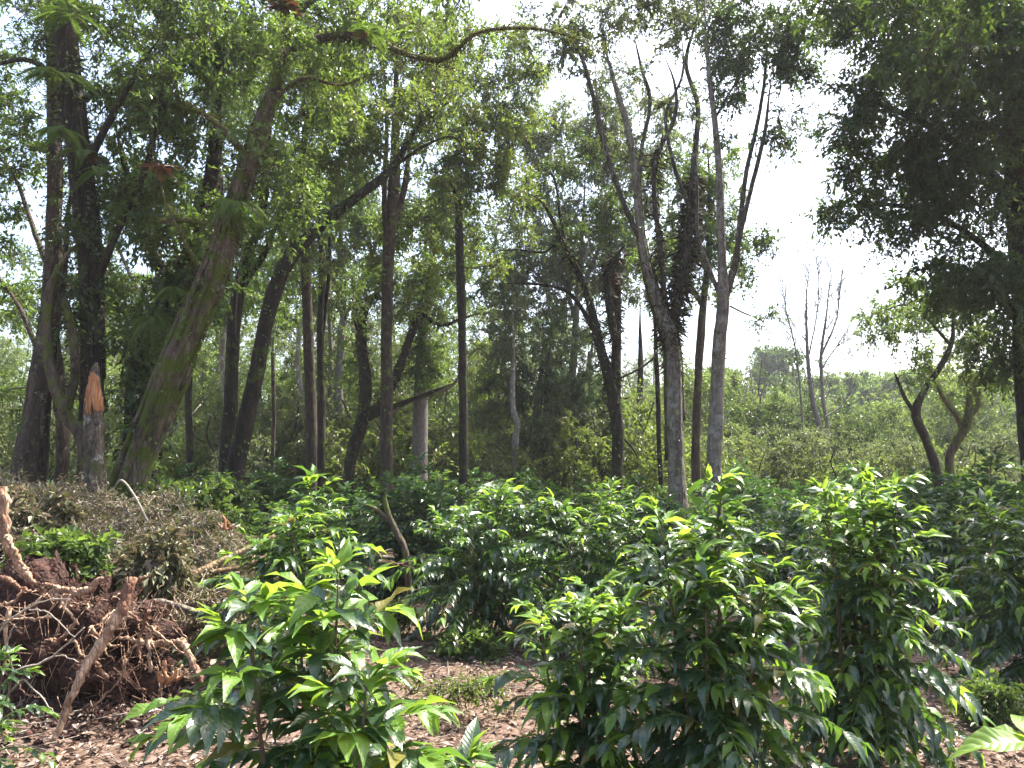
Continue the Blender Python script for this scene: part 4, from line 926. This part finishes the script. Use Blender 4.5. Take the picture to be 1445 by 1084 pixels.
def coffee_bush(label, seed, px, Y, height, radius, stems, leafL, young=0.22, lean=(0, 0), nparts=300, low=0.22, dull=False, group='coffee bushes of the near rows'):
    x = (px - CX) / F * Y
    z0, ST, LAT, leaves = grow_bush(seed, x, Y, height, radius, stems, leafL, young, low, lean=lean)
    t = thing('coffee_bush', label, 'coffee bush', (x, Y, z0), group)
    for P, R in ST:
        mb = MB(); tube(mb, P, R, 6, 0.03, seed); mb.build('stem', M['stem'], t)
    mb = MB()
    for P, R in LAT: tube(mb, P, R, 4, cap=False)
    mb.build('branches', M['stem_green'], t, 'stuff')
    P, S, D, U, L, yg, va = frames(leaves)
    cen = np.array([x, Y, z0 + height * 0.5]); cm = np.array([0, 0, CAMH])
    dist = np.linalg.norm(P - cm, axis=1)
    score = L / dist * (1 + 0.9 * ((P - cen) @ nrmz(cm - cen)) / radius) * (0.4 + np.abs(np.einsum('ij,ij->i', U, nrmz(cm - P))))
    order = np.argsort(-score); big = order[:nparts]; rest = order[nparts:]
    org = np.array([x, Y, z0])
    for i in big:
        o = bpy.data.objects.new('leaf', LEAFMESH[(int(yg[i]), int(va[i]))]); COL.objects.link(o); o.parent = t
        m = Matrix.Identity(4); l = L[i]
        for c, vec in enumerate((S[i], D[i], U[i])):
            for rr in range(3): m[rr][c] = float(vec[rr] * l)
        for rr in range(3): m[rr][3] = float(P[i][rr] - org[rr])
        o.matrix_basis = m
    mb = MB(); r = rg(seed + 5)
    for v in range(6):
        for yy in (0, 1):
            idx = rest[(va[rest] == v) & (yg[rest] == yy)]
            if not len(idx): continue
            V, T, UV = LOWT[v]
            W = P[idx][:, None] + L[idx][:, None, None] * (V[None, :, 0:1] * S[idx][:, None] + V[None, :, 1:2] * D[idx][:, None] + V[None, :, 2:3] * U[idx][:, None])
            TT = (T[None] + (np.arange(len(idx)) * len(V))[:, None, None]).reshape(-1, 3)
            mb.add(W.reshape(-1, 3), TT, np.repeat(r.uniform(0, 0.99, len(idx)), len(T)), yy, np.tile(UV, (len(idx), 1)))
    if mb.n: mb.build('foliage', [M['coffee'], M['coffee_young']], t, 'stuff')
    return t

coffee_bush('nearest coffee bush, bright broad leaves, filling the bottom left of centre', 501, 468, 3.0, 1.52, 0.66, 4, 0.18, 0.35)
coffee_bush('large dense coffee bush in front at right of centre', 502, 998, 4.3, 1.86, 0.64, 5, 0.165, 0.22)
coffee_bush('large coffee bush with glowing top at right, behind the dense front one', 503, 1204, 5.3, 1.86, 0.60, 5, 0.165, 0.35)
coffee_bush('low coffee bush with pale shoots in front between the two large ones', 504, 820, 4.6, 1.26, 0.58, 5, 0.165, 0.3)
coffee_bush('glossy coffee bush behind the nearest one, beside the brush pile', 505, 430, 7.0, 1.62, 0.95, 4, 0.17, 0.2)
coffee_bush('dark broad coffee bush over bare litter in the middle of the picture', 506, 690, 9.2, 1.66, 1.25, 5, 0.17, 0.05, low=0.3)
coffee_bush('dark coffee bush behind the low front one', 507, 850, 8.6, 1.55, 1.1, 4, 0.17, 0.08)
coffee_bush('shaded large coffee bush at the right edge of the picture', 508, 1440, 7.0, 1.85, 0.8, 5, 0.16, 0.08)
coffee_bush('small grey green coffee plant in front of the root plate at left edge', 509, 18, 4.9, 0.72, 0.42, 2, 0.13, 0.05)
coffee_bush('lowest coffee shoots at bottom centre beside the nearest bush', 510, 640, 3.3, 0.72, 0.52, 2, 0.18, 0.35)
coffee_bush('shaded coffee bush behind the glowing one, right of its top', 511, 1345, 9.6, 1.72, 0.9, 4, 0.16, 0.05)
coffee_bush('dim coffee bush between the two large front ones, further back', 512, 1095, 9.6, 1.45, 0.9, 4, 0.17, 0.05)

def corner_shoot():
    x, Y = 1.02, 1.62
    t = thing('coffee_shoot', 'single bright coffee leaf shoot poking in at the bottom right corner', 'coffee shoot', (x + 0.12, Y, float(gz(x, Y))))
    tip = at(1462, 1050, 1.6)
    mb = MB(); P = catmull([(x + 0.12, Y, -0.05), (x + 0.14, Y, 0.6), tip + np.array([0.03, 0, -0.2]), tip], 20); tube(mb, P, np.linspace(0.01, 0.004, 20), 6); mb.build('stem', M['stem_green'], t)
    for D, U, l, v in [((-1, -0.1, 0.22), (0.1, -0.5, 1), 0.175, 1), ((0.8, 0.4, 0.3), (0, 0, 1), 0.17, 0), ((0.2, 0.9, 0.5), (0, -0.3, 1), 0.12, 0), ((-0.5, 0.7, 0.3), (0, 0, 1), 0.13, 1)]:
        D = nrmz(np.array(D, float)); S = nrmz(np.cross(D, np.array(U, float))); U = np.cross(S, D)
        o = bpy.data.objects.new('leaf', LEAFMESH[(1, v)]); COL.objects.link(o); o.parent = t
        m = Matrix.Identity(4)
        for c, vec in enumerate((S, D, U)):
            for rr in range(3): m[rr][c] = float(vec[rr] * l)
        for rr in range(3): m[rr][3] = float(tip[rr] - t.location[rr])
        o.matrix_basis = m
corner_shoot()

# bushes of the rows behind
def far_bush(seed, height, radius, stems, young, mats):
    z0, ST, LAT, leaves = grow_bush(seed, 0, 0, height, radius, stems, 0.155, young, 0.15, 0.10)
    t = thing('coffee_bush', 'x', 'coffee bush', (0, 0, 0), 'coffee bushes of the rows behind')
    mb = MB()
    for P, R in ST: tube(mb, P, R, 5, 0.02, seed)
    for P, R in LAT: tube(mb, P[::2], R[::2], 3, cap=False)
    parts = [mb.build('stems', M['stem'], t, 'stuff')]
    P, S, D, U, L, yg, va = frames(leaves)
    lf = MB(); r = rg(seed)
    leaf_cards(lf, P, D, U, L, L * 0.38, r.uniform(0, 0.99, len(P)), 0, 0.3)
    lf.M = [np.repeat(yg, 2)]
    parts.append(lf.build('foliage', mats, t, 'stuff', smooth=False))
    return t, parts
fb = [far_bush(601, 1.7, 1.0, 6, 0.1, [M['coffee_dull'], M['coffee']]), far_bush(602, 1.5, 1.1, 6, 0.3, [M['coffee'], M['coffee_young']]),
      far_bush(603, 1.85, 1.0, 7, 0.1, [M['coffee_dull'], M['coffee']]), far_bush(604, 1.6, 1.2, 7, 0.2, [M['coffee_dull'], M['mid']])]
far = [(262, 15.5), (345, 13), (390, 17), (440, 12), (490, 14.5), (540, 18), (585, 12.5), (620, 15.5), (665, 19), (690, 13.5), (745, 16), (775, 12.2), (815, 18.5), (850, 14), (905, 12.5),
       (930, 16.5), (975, 20), (1000, 13), (1050, 16), (1085, 20), (1130, 12.8), (1165, 17.5), (1230, 13.5), (1260, 19), (1300, 12.5), (1345, 16), (1385, 11.5), (1420, 14.5), (1450, 19), (1480, 10.5),
       (510, 21), (600, 22), (720, 22.5), (860, 22), (1190, 22.5), (300, 20), (210, 19), (130, 17), (40, 18), (1320, 22)]
for i, (px, Y) in enumerate(far):
    k = i % 4
    near_txt = 'second row' if Y < 13.6 else ('third row' if Y < 17 else 'last row')
    put(fb, k, px, Y, r.uniform(0.88, 1.12), r.uniform(0, 6.28), '%s %s coffee bush %s' % (near_txt, ['dark', 'bright tipped', 'tall dark', 'wide mixed green'][k], where(px)))
# distinct sunny sapling among the rows
tree('sunny_sapling', 'bright yellow green sapling glowing in front of the dark crown', 'sapling', 24,
     [[(812, None, 6), (812, 660, 5), (815, 610, 3)]], [(798, 648, 20, 18, 24, 0.5, 6), (828, 622, 18, 22, 24, 0.5, 6), (808, 590, 12, 14, 24, 0.4, 7), (812, 668, 26, 14, 24, 0.5, 6)], leaf='lime', bark='bark_brown', seed=70, L=0.1, rad=0.35)

# ------------------------------------------------------------------ uprooted tree: root plate, roots
def root_plate():
    c = at(105, 900, 6.45); base = (c[0], 6.45, float(gz(c[0], 6.45)))
    t = thing('uprooted_root_plate', 'upturned red brown root plate with pale broken roots at lower left', 'uprooted stump', base)
    r = rg(90)
    # soil body
    nu, nv = 70, 40
    V = []
    for i in range(nv):
        th = math.pi * i / (nv - 1)
        for j in range(nu):
            ph = 2 * math.pi * j / nu
            d = np.array([math.sin(th) * math.cos(ph), math.sin(th) * math.sin(ph), math.cos(th)])
            k = 1 + 0.13 * math.sin(5 * d[0] + 3 * d[2]) + 0.10 * math.sin(9 * d[2] + 6 * d[0] + 1) + 0.09 * math.sin(17 * d[0] - 11 * d[2]) + 0.06 * math.sin(31 * d[0] + 23 * d[2] + 9 * d[1]) + r.normal(0, 0.06)
            V.append(d * k * np.array([0.92, 0.42, 0.60]))
    V = np.array(V) + np.array([c[0] - 0.12, 6.5, 0.52])
    T = []
    for i in range(nv - 1):
        for j in range(nu):
            a = i * nu + j; b = i * nu + (j + 1) % nu; T += [(a, b, b + nu), (a, b + nu, a + nu)]
    mb = MB(); mb.add(V, T); mb.build('soil', M['soil'], t)
    def root(pts, Y, dY=0, mat='wood_root', rough=0.12, sd=0, name='root', sides=9):
        P, R = track_pts(Y, pts, dY); n = max(8, 5 * len(pts))
        PP = catmull(P, n) + r.normal(0, 0.006, (n, 3)); RR = np.maximum(catmull(R[:, None] * np.ones((1, 3)), n)[:, 0], 0.003)
        mb = MB(); tube(mb, PP, RR, sides, rough, 900 + sd); return mb.build(name, M[mat], t)
    root([(186, 815, 17), (176, 850, 16), (158, 885, 15), (135, 920, 14), (113, 958, 12), (92, 1005, 10), (76, 1047, 6)], 5.75, -0.3, rough=0.08, sd=1)
    root([(182, 826, 10), (196, 820, 7), (208, 813, 2)], 5.85, -0.1, sd=2)
    root([(140, 915, 7), (128, 925, 7), (118, 932, 3)], 5.65, sd=3)
    root([(60, 824, 5), (85, 830, 7), (108, 835, 10), (120, 834, 9), (140, 820, 8), (155, 812, 3)], 5.95, -0.1, sd=4)
    root([(3, 690, 14), (5, 725, 13), (9, 760, 12), (24, 790, 12), (38, 812, 9), (50, 824, 5)], 6.1, 0, sd=5)
    root([(8, 755, 7), (20, 775, 6), (34, 800, 4)], 6.0, 0, sd=6)
    root([(-8, 815, 7), (12, 818, 7), (26, 828, 6), (46, 836, 3)], 6.0, sd=7)
    root([(166, 900, 4), (190, 904, 7), (215, 910, 8), (240, 906, 8), (262, 905, 7)], 6.05, -0.1, sd=8)
    root([(256, 903, 8), (266, 922, 8), (276, 945, 8), (287, 966, 5)], 5.95, -0.1, sd=9)
    root([(213, 946, 6), (211, 920, 5), (210, 898, 5), (222, 883, 3)], 5.9, sd=10)
    root([(135, 935, 6), (140, 945, 7), (150, 958, 6), (148, 962, 3)], 5.9, sd=11)
    root([(105, 905, 4), (112, 920, 4), (122, 932, 3)], 5.8, sd=12)
    root([(-5, 855, 4), (15, 850, 4), (35, 835, 3)], 5.9, sd=13)
    root([(180, 930, 3), (165, 965, 3), (130, 1000, 2)], 5.8, sd=14)
    root([(178, 862, 4), (205, 880, 4), (240, 905, 3), (268, 930, 2)], 5.9, sd=15)
    for k in range(34):
        px = r.uniform(0, 255); py = r.uniform(830, 985); a = r.uniform(0, 6.28); ln = r.uniform(14, 50)
        bx = r.normal(0, 8)
        root([(px, py, r.uniform(1.2, 3.2)), (px + math.cos(a) * ln * 0.5 + bx, py + math.sin(a) * ln * 0.5 + r.normal(0, 5), 2), (px + math.cos(a) * ln, py + math.sin(a) * ln + 6, 0.8)], 6.2 - r.uniform(0.05, 0.35), r.uniform(-0.2, 0.2), sd=20 + k, mat='wood_root' if k % 3 else 'soil', sides=5, name='rootlet')
    for k in range(9):
        px = r.uniform(5, 250); py = r.uniform(822, 900); a = r.choice([-0.4, 0.3, 1.2, 1.9, 2.6, 3.3]) + r.normal(0, 0.3); ln = r.uniform(40, 95); w = r.uniform(4, 8)
        e = (px + math.cos(a) * ln, py + abs(math.sin(a)) * ln); m_ = (px + math.cos(a) * ln * 0.5 + r.normal(0, 7), py + abs(math.sin(a)) * ln * 0.5 + r.normal(0, 7))
        root([(px, py, w), (m_[0], m_[1], w * 0.75), (e[0], e[1], w * 0.3)], 6.1 - r.uniform(0, 0.25), r.uniform(-0.3, 0.1), sd=80 + k, rough=0.18)
        root([(m_[0], m_[1], w * 0.6), (m_[0] + math.cos(a + 0.7) * ln * 0.3, m_[1] + math.sin(a + 0.7) * ln * 0.3, w * 0.4), (m_[0] + math.cos(a + 0.5) * ln * 0.55, m_[1] + math.sin(a + 0.5) * ln * 0.55, 1)], 6.0, -0.1, sd=110 + k, rough=0.18)
    # fan of fine rootlets down to the litter
    mb = MB()
    n = 500
    A = np.stack([c[0] + r.uniform(-0.9, 0.95, n), 6.15 + r.normal(0, 0.12, n), r.uniform(0.15, 1.05, n)], -1)
    B = A + np.stack([r.normal(0, 0.09, n), r.normal(-0.05, 0.06, n), r.uniform(-0.28, 0.06, n)], -1)
    prisms(mb, A, B, 0.004, 0.0015); mb.build('fine_roots', M['wood_root'], t, 'stuff')
    # crumbs of soil
    n = 900; P = np.stack([c[0] + r.normal(0, 0.7, n), 6.0 + r.normal(0, 0.25, n), np.zeros(n)], -1); P[:, 2] = gz(P[:, 0], P[:, 1]) + 0.01
    mb = MB(); s = r.uniform(0.012, 0.04, n)
    O = np.array([[1, 0, 0], [-1, 0, 0], [0, 1, 0], [0, -1, 0], [0, 0, 1], [0, 0, -1.0]])
    VV = P[:, None] + O[None] * s[:, None, None] * r.uniform(0.6, 1.3, (n, 6, 1))
    base8 = np.array([[0, 2, 4], [2, 1, 4], [1, 3, 4], [3, 0, 4], [2, 0, 5], [1, 2, 5], [3, 1, 5], [0, 3, 5]])
    mb.add(VV.reshape(-1, 3), (base8[None] + (np.arange(n) * 6)[:, None, None]).reshape(-1, 3)); mb.build('soil_crumbs', M['soil'], t, 'stuff', smooth=False)
root_plate()

def splintered(label, px, py, Y, size, seed, name='wood_splinters', n=11):
    r = rg(seed); p = at(px, py, Y); z = max(float(gz(p[0], Y)), p[2] - size * 0.5)
    t = thing(name, label, 'splintered wood', (p[0], Y, z))
    for k in range(n):
        a = r.uniform(-1, 1); b = p + np.array([a * size * 0.35, r.normal(0, 0.03), -size * 0.4])
        e = b + np.array([a * size * 0.3 + r.normal(0, 0.03), r.normal(-0.02, 0.03), size * r.uniform(0.25, 0.9)])
        mb = MB(); tube(mb, catmull([b, (b + e) / 2 + r.normal(0, 0.01, 3), e], 6), np.linspace(size * 0.11, 0.006, 6), 5, 0.3, seed + k); mb.build('splinter', M['wood_root' if k % 3 == 1 else 'wood_orange'], t)
splintered('crumbling orange heartwood lump right of the root plate', 236, 948, 5.9, 0.16, 95, n=16)
splintered('torn orange branch end above the fallen poles', 318, 738, 8.6, 0.17, 96, n=8)

def log(name, label, pts, Y, dY, mat, seed, cat, ends=True, rough=0.05, extra=()):
    P, R = track_pts(Y, pts, dY); n = 6 * len(pts)
    t = thing(name, label, cat, tuple(P[0]))
    mb = MB(); tube(mb, catmull(P, n), catmull(R[:, None] * np.ones((1, 3)), n)[:, 0], 10, rough, seed); mb.build('shaft', M[mat], t)
    for k, (ep, ey, edy) in enumerate(extra):
        P2, R2 = track_pts(ey, ep, edy); mb = MB(); tube(mb, catmull(P2, 12), catmull(R2[:, None] * np.ones((1, 3)), 12)[:, 0], 7, rough, seed + k); mb.build('side_branch', M[mat], t)
    return t
log('fallen_pole', 'thicker of two brown poles slanting up right over the stump', [(250, 822, 11), (285, 806, 11), (312, 793, 10), (350, 775, 9), (388, 757, 8)], 7.6, 0.5, 'wood_pole', 101, 'pole')
log('fallen_pole', 'thinner lower brown pole under the slanting thick one', [(296, 808, 7), (320, 804, 7), (345, 800, 7), (378, 784, 6)], 7.9, 0.3, 'wood_pole', 102, 'pole')
log('tree_stump', 'short rough grey stump under the two slanting poles', [(322, None, 36), (322, 860, 34), (322, 825, 32), (323, 806, 30)], 8.3, 0, 'bark_violet', 103, 'stump', rough=0.09)
log('mossy_snag', 'small crooked mossy snag standing between the coffee bushes', [(582, None, 9), (574, 790, 9), (560, 752, 9), (549, 730, 9), (543, 706, 6), (546, 690, 2)], 10.6, 0, 'bark_moss', 104, 'snag', rough=0.14,
    extra=[([(553, 737, 7), (540, 727, 7), (528, 717, 5), (515, 712, 2)], 10.6, -0.1)])
log('fallen_root_limb', 'pale peeled limb lying behind the root plate, sloping right', [(150, 808, 7), (180, 800, 7), (215, 806, 6), (250, 825, 4)], 6.9, 0.2, 'wood_root', 105, 'limb', rough=0.1)
log('fallen_limb', 'grey mossy limb lying low right of the root plate', [(195, 852, 8), (230, 850, 9), (270, 862, 9), (300, 872, 5)], 6.7, 0.2, 'bark_grey', 106, 'limb', rough=0.1)
log('fallen_thin_stem', 'thin pale arching stem above the brush pile', [(160, 690, 2.5), (172, 678, 3), (190, 700, 3), (208, 735, 3)], 8.5, -0.3, 'twig_grey', 107, 'stem', rough=0.05)

# ------------------------------------------------------------------ brush pile of withered foliage
def brush_pile():
    r = rg(120)
    c = at(170, 800, 8.6); t = thing('brush_pile', 'heap of felled withered branches with dull leaves behind the root plate', 'brush pile', (c[0], 8.6, float(gz(c[0], 8.6))))
    def top(x):   # height of the heap across
        xs = np.array([-6.5, -5.6, -5.0, -4.2, -3.6, -3.0, -2.4]); hs = np.array([1.6, 1.72, 1.68, 1.58, 1.42, 1.1, 0.45])
        return np.interp(x, xs, hs)
    n = 620
    X = r.uniform(-6.8, -2.45, n); Y = r.uniform(7.2, 9.8, n); Z = gz(X, Y) + top(X) * (0.25 + 0.75 * r.uniform(0, 1, n) ** 0.6) * (0.65 + 0.35 * sstep(7.0, 8.4, Y))
    C = np.stack([X, Y, Z], -1)
    br = MB(); lf = MB()
    foliage(lf, br, C, nrmz(r.normal(0, 1, (n, 3))), 0.26, r, 0.062, 0.4, 8, 11, 0.2)
    for k in range(34):
        x = r.uniform(-6.5, -2.6); y = r.uniform(7.2, 9.5); a = r.uniform(0, 3.14); ln = r.uniform(0.5, 1.3)
        p0 = np.array([x, y, r.uniform(0.3, 0.9) * top(x)]); d = np.array([math.cos(a), r.normal(0, 0.3), r.uniform(-0.2, 0.6)])
        P = catmull([p0 - d * ln * 0.5, p0 + r.normal(0, 0.06, 3), p0 + d * ln * 0.5], 10)
        mb = MB(); tube(mb, P, np.linspace(r.uniform(0.012, 0.028), 0.005, 10), 6, 0.06, k); mb.build('branch', M['wood_root' if k % 4 == 0 else 'twig_grey'], t)
    br.build('twigs', M['twig_grey'], t, 'stuff'); lf.build('foliage', M['withered'], t, 'stuff', smooth=False)
brush_pile()
def small_shrub(label, px, py, Y, w, h, leaf, seed, L=0.09, n=34, cat='shrub'):
    r = rg(seed); c = at(px, py, Y); t = thing('shrub', label, cat, (c[0], Y, float(gz(c[0], Y))))
    C = c + nrmz(r.normal(0, 1, (n, 3))) * np.array([w, w * 0.7, h]) * r.uniform(0.3, 1, (n, 1)); g = np.array([c[0], Y, float(gz(c[0], Y))])
    br = MB(); stem = catmull([g, (g + c) / 2 + r.normal(0, 0.04, 3), c], 10); tube(br, stem, np.linspace(0.018, 0.01, 10), 6)
    connect(br, stem, np.linspace(0.018, 0.01, 10), C, r)
    lf = MB(); foliage(lf, br, C, nrmz(C - c), 0.16, r, L, 0.45, 6, 9)
    br.build('stems', M['twig'], t, 'stuff'); lf.build('foliage', M[leaf], t, 'stuff', smooth=False)
small_shrub('glossy small leaved shrub on top of the root plate', 88, 785, 6.7, 0.34, 0.18, 'mid', 130)
small_shrub('green leafy tuft at the left edge above the broken root', 40, 735, 8.0, 0.5, 0.3, 'withered', 131)
small_shrub('dark shrub between brush pile and thin trunks', 255, 715, 11, 0.8, 0.45, 'mid', 132, n=60)
small_shrub('fresh green shrub right of the brush pile top', 300, 705, 12, 0.7, 0.4, 'dark', 133, n=60)
small_shrub('low grey green shrub hanging over the root plate right side', 215, 790, 7.0, 0.28, 0.2, 'withered', 134)
small_shrub('low weed clump beside the dark broad bush trunk', 665, 905, 8.3, 0.3, 0.12, 'mid', 135, 0.07)
small_shrub('yellow green weeds on the sunny litter behind the low bush', 640, 972, 6.4, 0.5, 0.02, 'lime', 136, 0.035, n=20)
small_shrub('green weeds on the litter left of the dark broad bush', 560, 870, 9.5, 0.3, 0.1, 'lime', 137, 0.05)
small_shrub('small weeds under the right edge bush', 1400, 985, 6.0, 0.25, 0.06, 'mid', 138, 0.05)

# bare grey twigs in front of the root plate
def bare_twigs():
    r = rg(140); t = thing('dry_sapling', 'bare dry grey twigs reaching over the root plate from the left edge', 'sapling', (-3.15, 4.9, float(gz(-3.15, 4.9))))
    for k, pts in enumerate([[(-10, 980, 4), (30, 945, 4), (70, 930, 3), (120, 885, 2)], [(-10, 900, 3), (20, 870, 3), (60, 850, 2), (100, 845, 1.5)], [(0, 1000, 3), (30, 960, 3), (60, 985, 2), (75, 1005, 1.5)],
                             [(60, 932, 2.5), (90, 925, 2), (110, 935, 1.2)], [(20, 950, 3), (10, 915, 2.5), (20, 880, 2)], [(40, 860, 2), (70, 865, 2), (105, 900, 1.5)]]):
        P, R = track_pts(5.0, pts, -0.15); mb = MB(); tube(mb, catmull(P, 14) + r.normal(0, 0.004, (14, 3)), catmull(R[:, None] * np.ones((1, 3)), 14)[:, 0], 5, 0.05, k); mb.build('branch', M['twig_grey'], t)
bare_twigs()

# ------------------------------------------------------------------ ferns and bromeliads
def fern(label, px, py, Y, nf, L, seed, droop=0.9, mat='fern', cat='fern', name='epiphytic_fern', aim=None):
    r = rg(seed); p = at(px, py, Y); t = thing(name, label, cat, tuple(p), None)
    for k in range(nf):
        a = k * 6.283 / nf + r.uniform(-0.3, 0.3); d = np.array([math.cos(a), math.sin(a) * 0.8, r.uniform(0.1, 0.7)])
        if aim is not None: d = d * 0.5 + np.array(aim)
        ll = L * r.uniform(0.7, 1.15); n = 14; s = np.linspace(0, 1, n)[:, None]
        P = p + d * ll * s + np.array([0, 0, -droop * ll]) * s * s
        mb = MB(); prisms(mb, P[:-1], P[1:], 0.003, 0.002, 0.2)
        tg = nrmz(np.gradient(P, axis=0)); side = nrmz(np.cross(tg, np.array([0, 0, 1.0]) + r.normal(0, 0.25, 3)))
        m = 26; ss = np.linspace(0.08, 0.99, m) * (n - 1); i0 = np.minimum(ss.astype(int), n - 2); fr_ = (ss - i0)[:, None]
        pos = P[i0] * (1 - fr_) + P[i0 + 1] * fr_; u = ss / (n - 1); wl_ = ll * 0.24 * np.sin(np.pi * np.clip(u * 0.92 + 0.1, 0, 1)) ** 0.8
        for sg in (-1, 1):
            leaf_cards(mb, pos, side[i0] * sg + tg[i0] * 0.35, np.cross(side[i0], tg[i0]) * 1.0, wl_, wl_ * 0.2 + 0.004, r.uniform(0.1, 0.8, m))
        mb.build('frond', M[mat], t, smooth=False)
fern('drooping fern high on the shaggy trunk at the top left', 100, 20, 11.5, 8, 0.75, 150)
fern('pale fern spreading left of the shaggy trunk below the top', 78, 105, 11.4, 7, 0.7, 151)
fern('fern drooping left from the shaggy trunk, halfway down', 88, 185, 11.4, 7, 0.65, 152)
fern('fern on the shaggy trunk above the red epiphytes', 120, 215, 11.4, 6, 0.5, 153)
fern('small fern lowest on the shaggy trunk', 140, 240, 11.3, 6, 0.45, 154)
fern('hanging green fern between dark trunk and leaning mossy tree', 220, 450, 11.2, 10, 0.5, 155, 1.5)
fern('second hanging fern lower left of the leaning mossy tree', 245, 410, 11.2, 9, 0.42, 156, 1.5)
fern('fern drooping from the leaning tree below its bend', 335, 290, 10.6, 8, 0.55, 157, 1.2)
fern('little ferns on the arching mossy bough at the top', 520, 45, 10.2, 7, 0.35, 158)
fern('fern perched on the violet grey trunk', 596, 520, 21.5, 10, 0.9, 159, 1.3)
fern('dark red epiphyte clump beside the leaning tree', 228, 238, 10.3, 16, 0.28, 160, 0.6, 'redleaf', 'epiphyte', 'epiphyte_clump')
fern('red brown epiphyte tuft at the top of the leaning tree', 400, 10, 10.7, 16, 0.30, 161, 0.5, 'redleaf', 'epiphyte', 'epiphyte_clump')
fern('rust red epiphyte tuft on the shaggy trunk fork', 125, 222, 11.5, 14, 0.30, 162, 0.5, 'redleaf', 'epiphyte', 'epiphyte_clump')
fern('reddish tuft on the left end of the arching mossy bough', 508, 48, 10.3, 10, 0.16, 163, 0.3, 'redleaf', 'epiphyte', 'epiphyte_clump')
fern('fallen reddish bromeliad on the litter near the crooked snag', 560, 800, 8.6, 14, 0.24, 164, 0.4, 'redleaf', 'bromeliad', 'bromeliad')
fern('fallen yellow red bromeliad left of its larger neighbour on the litter', 535, 785, 8.8, 12, 0.2, 165, 0.4, 'redleaf', 'bromeliad', 'bromeliad')

# ------------------------------------------------------------------ leaf litter, sticks
def litter():
    r = rg(170); n = 44000
    Y = 3.6 + (16 - 3.6) * r.uniform(0, 1, n) ** 1.5; X = r.uniform(-0.72, 0.72, n) * Y
    P = np.stack([X, Y, gz(X, Y) + r.uniform(0.006, 0.035, n)], -1)
    a = r.uniform(0, 6.283, n); D = np.stack([np.cos(a), np.sin(a), r.normal(0, 0.22, n)], -1)
    Nn = np.stack([r.normal(0, 0.35, n), r.normal(0, 0.35, n), np.ones(n)], -1)
    L = r.uniform(0.02, 0.07, n) + 0.08 * r.uniform(0, 1, n) ** 5; mb = MB()
    leaf_cards(mb, P, D, Nn, L, L * r.uniform(0.3, 0.5, n), r.uniform(0, 0.99, n), curl=0.12)
    o = mb.build('leaf_litter', M['litter'], None, 'stuff', smooth=False); tag(o, 'brown dry leaves strewn over the bare ground', 'leaf litter')
    n = 900; mb = MB(); Y = r.uniform(4.2, 13, n); X = r.uniform(-0.7, 0.7, n) * Y
    A = np.stack([X, Y, gz(X, Y) + 0.02], -1); a = r.uniform(0, 6.283, n); l = r.uniform(0.08, 0.45, n)
    B = A + np.stack([np.cos(a) * l, np.sin(a) * l, r.uniform(-0.005, 0.05, n)], -1)
    prisms(mb, A, B, 0.005, 0.003); o = mb.build('fallen_twigs', M['twig_grey'], None, 'stuff'); tag(o, 'short dry twigs scattered over the leaf litter', 'twigs')
litter()

# ------------------------------------------------------------------ air
def haze():
    mb = MB()
    x0, x1, y0, y1, z0, z1 = -245, 245, -45, 385, -1.5, 24
    V = [(x, y, z) for z in (z0, z1) for y in (y0, y1) for x in (x0, x1)]
    T = [(0, 2, 3), (0, 3, 1), (4, 5, 7), (4, 7, 6), (0, 1, 5), (0, 5, 4), (2, 6, 7), (2, 7, 3), (0, 4, 6), (0, 6, 2), (1, 3, 7), (1, 7, 5)]
    mb.add(V, T)
    m, N, L, out = nt('thin haze')
    v = N.new('ShaderNodeVolumePrincipled'); v.inputs['Density'].default_value = 0.0005; v.inputs['Color'].default_value = (0.9, 0.95, 1.0, 1)
    v.inputs['Anisotropy'].default_value = 0.3
    L.new(v.outputs[0], out.inputs['Volume'])
    mb.build('haze', m, None, 'stuff', smooth=False)
haze()
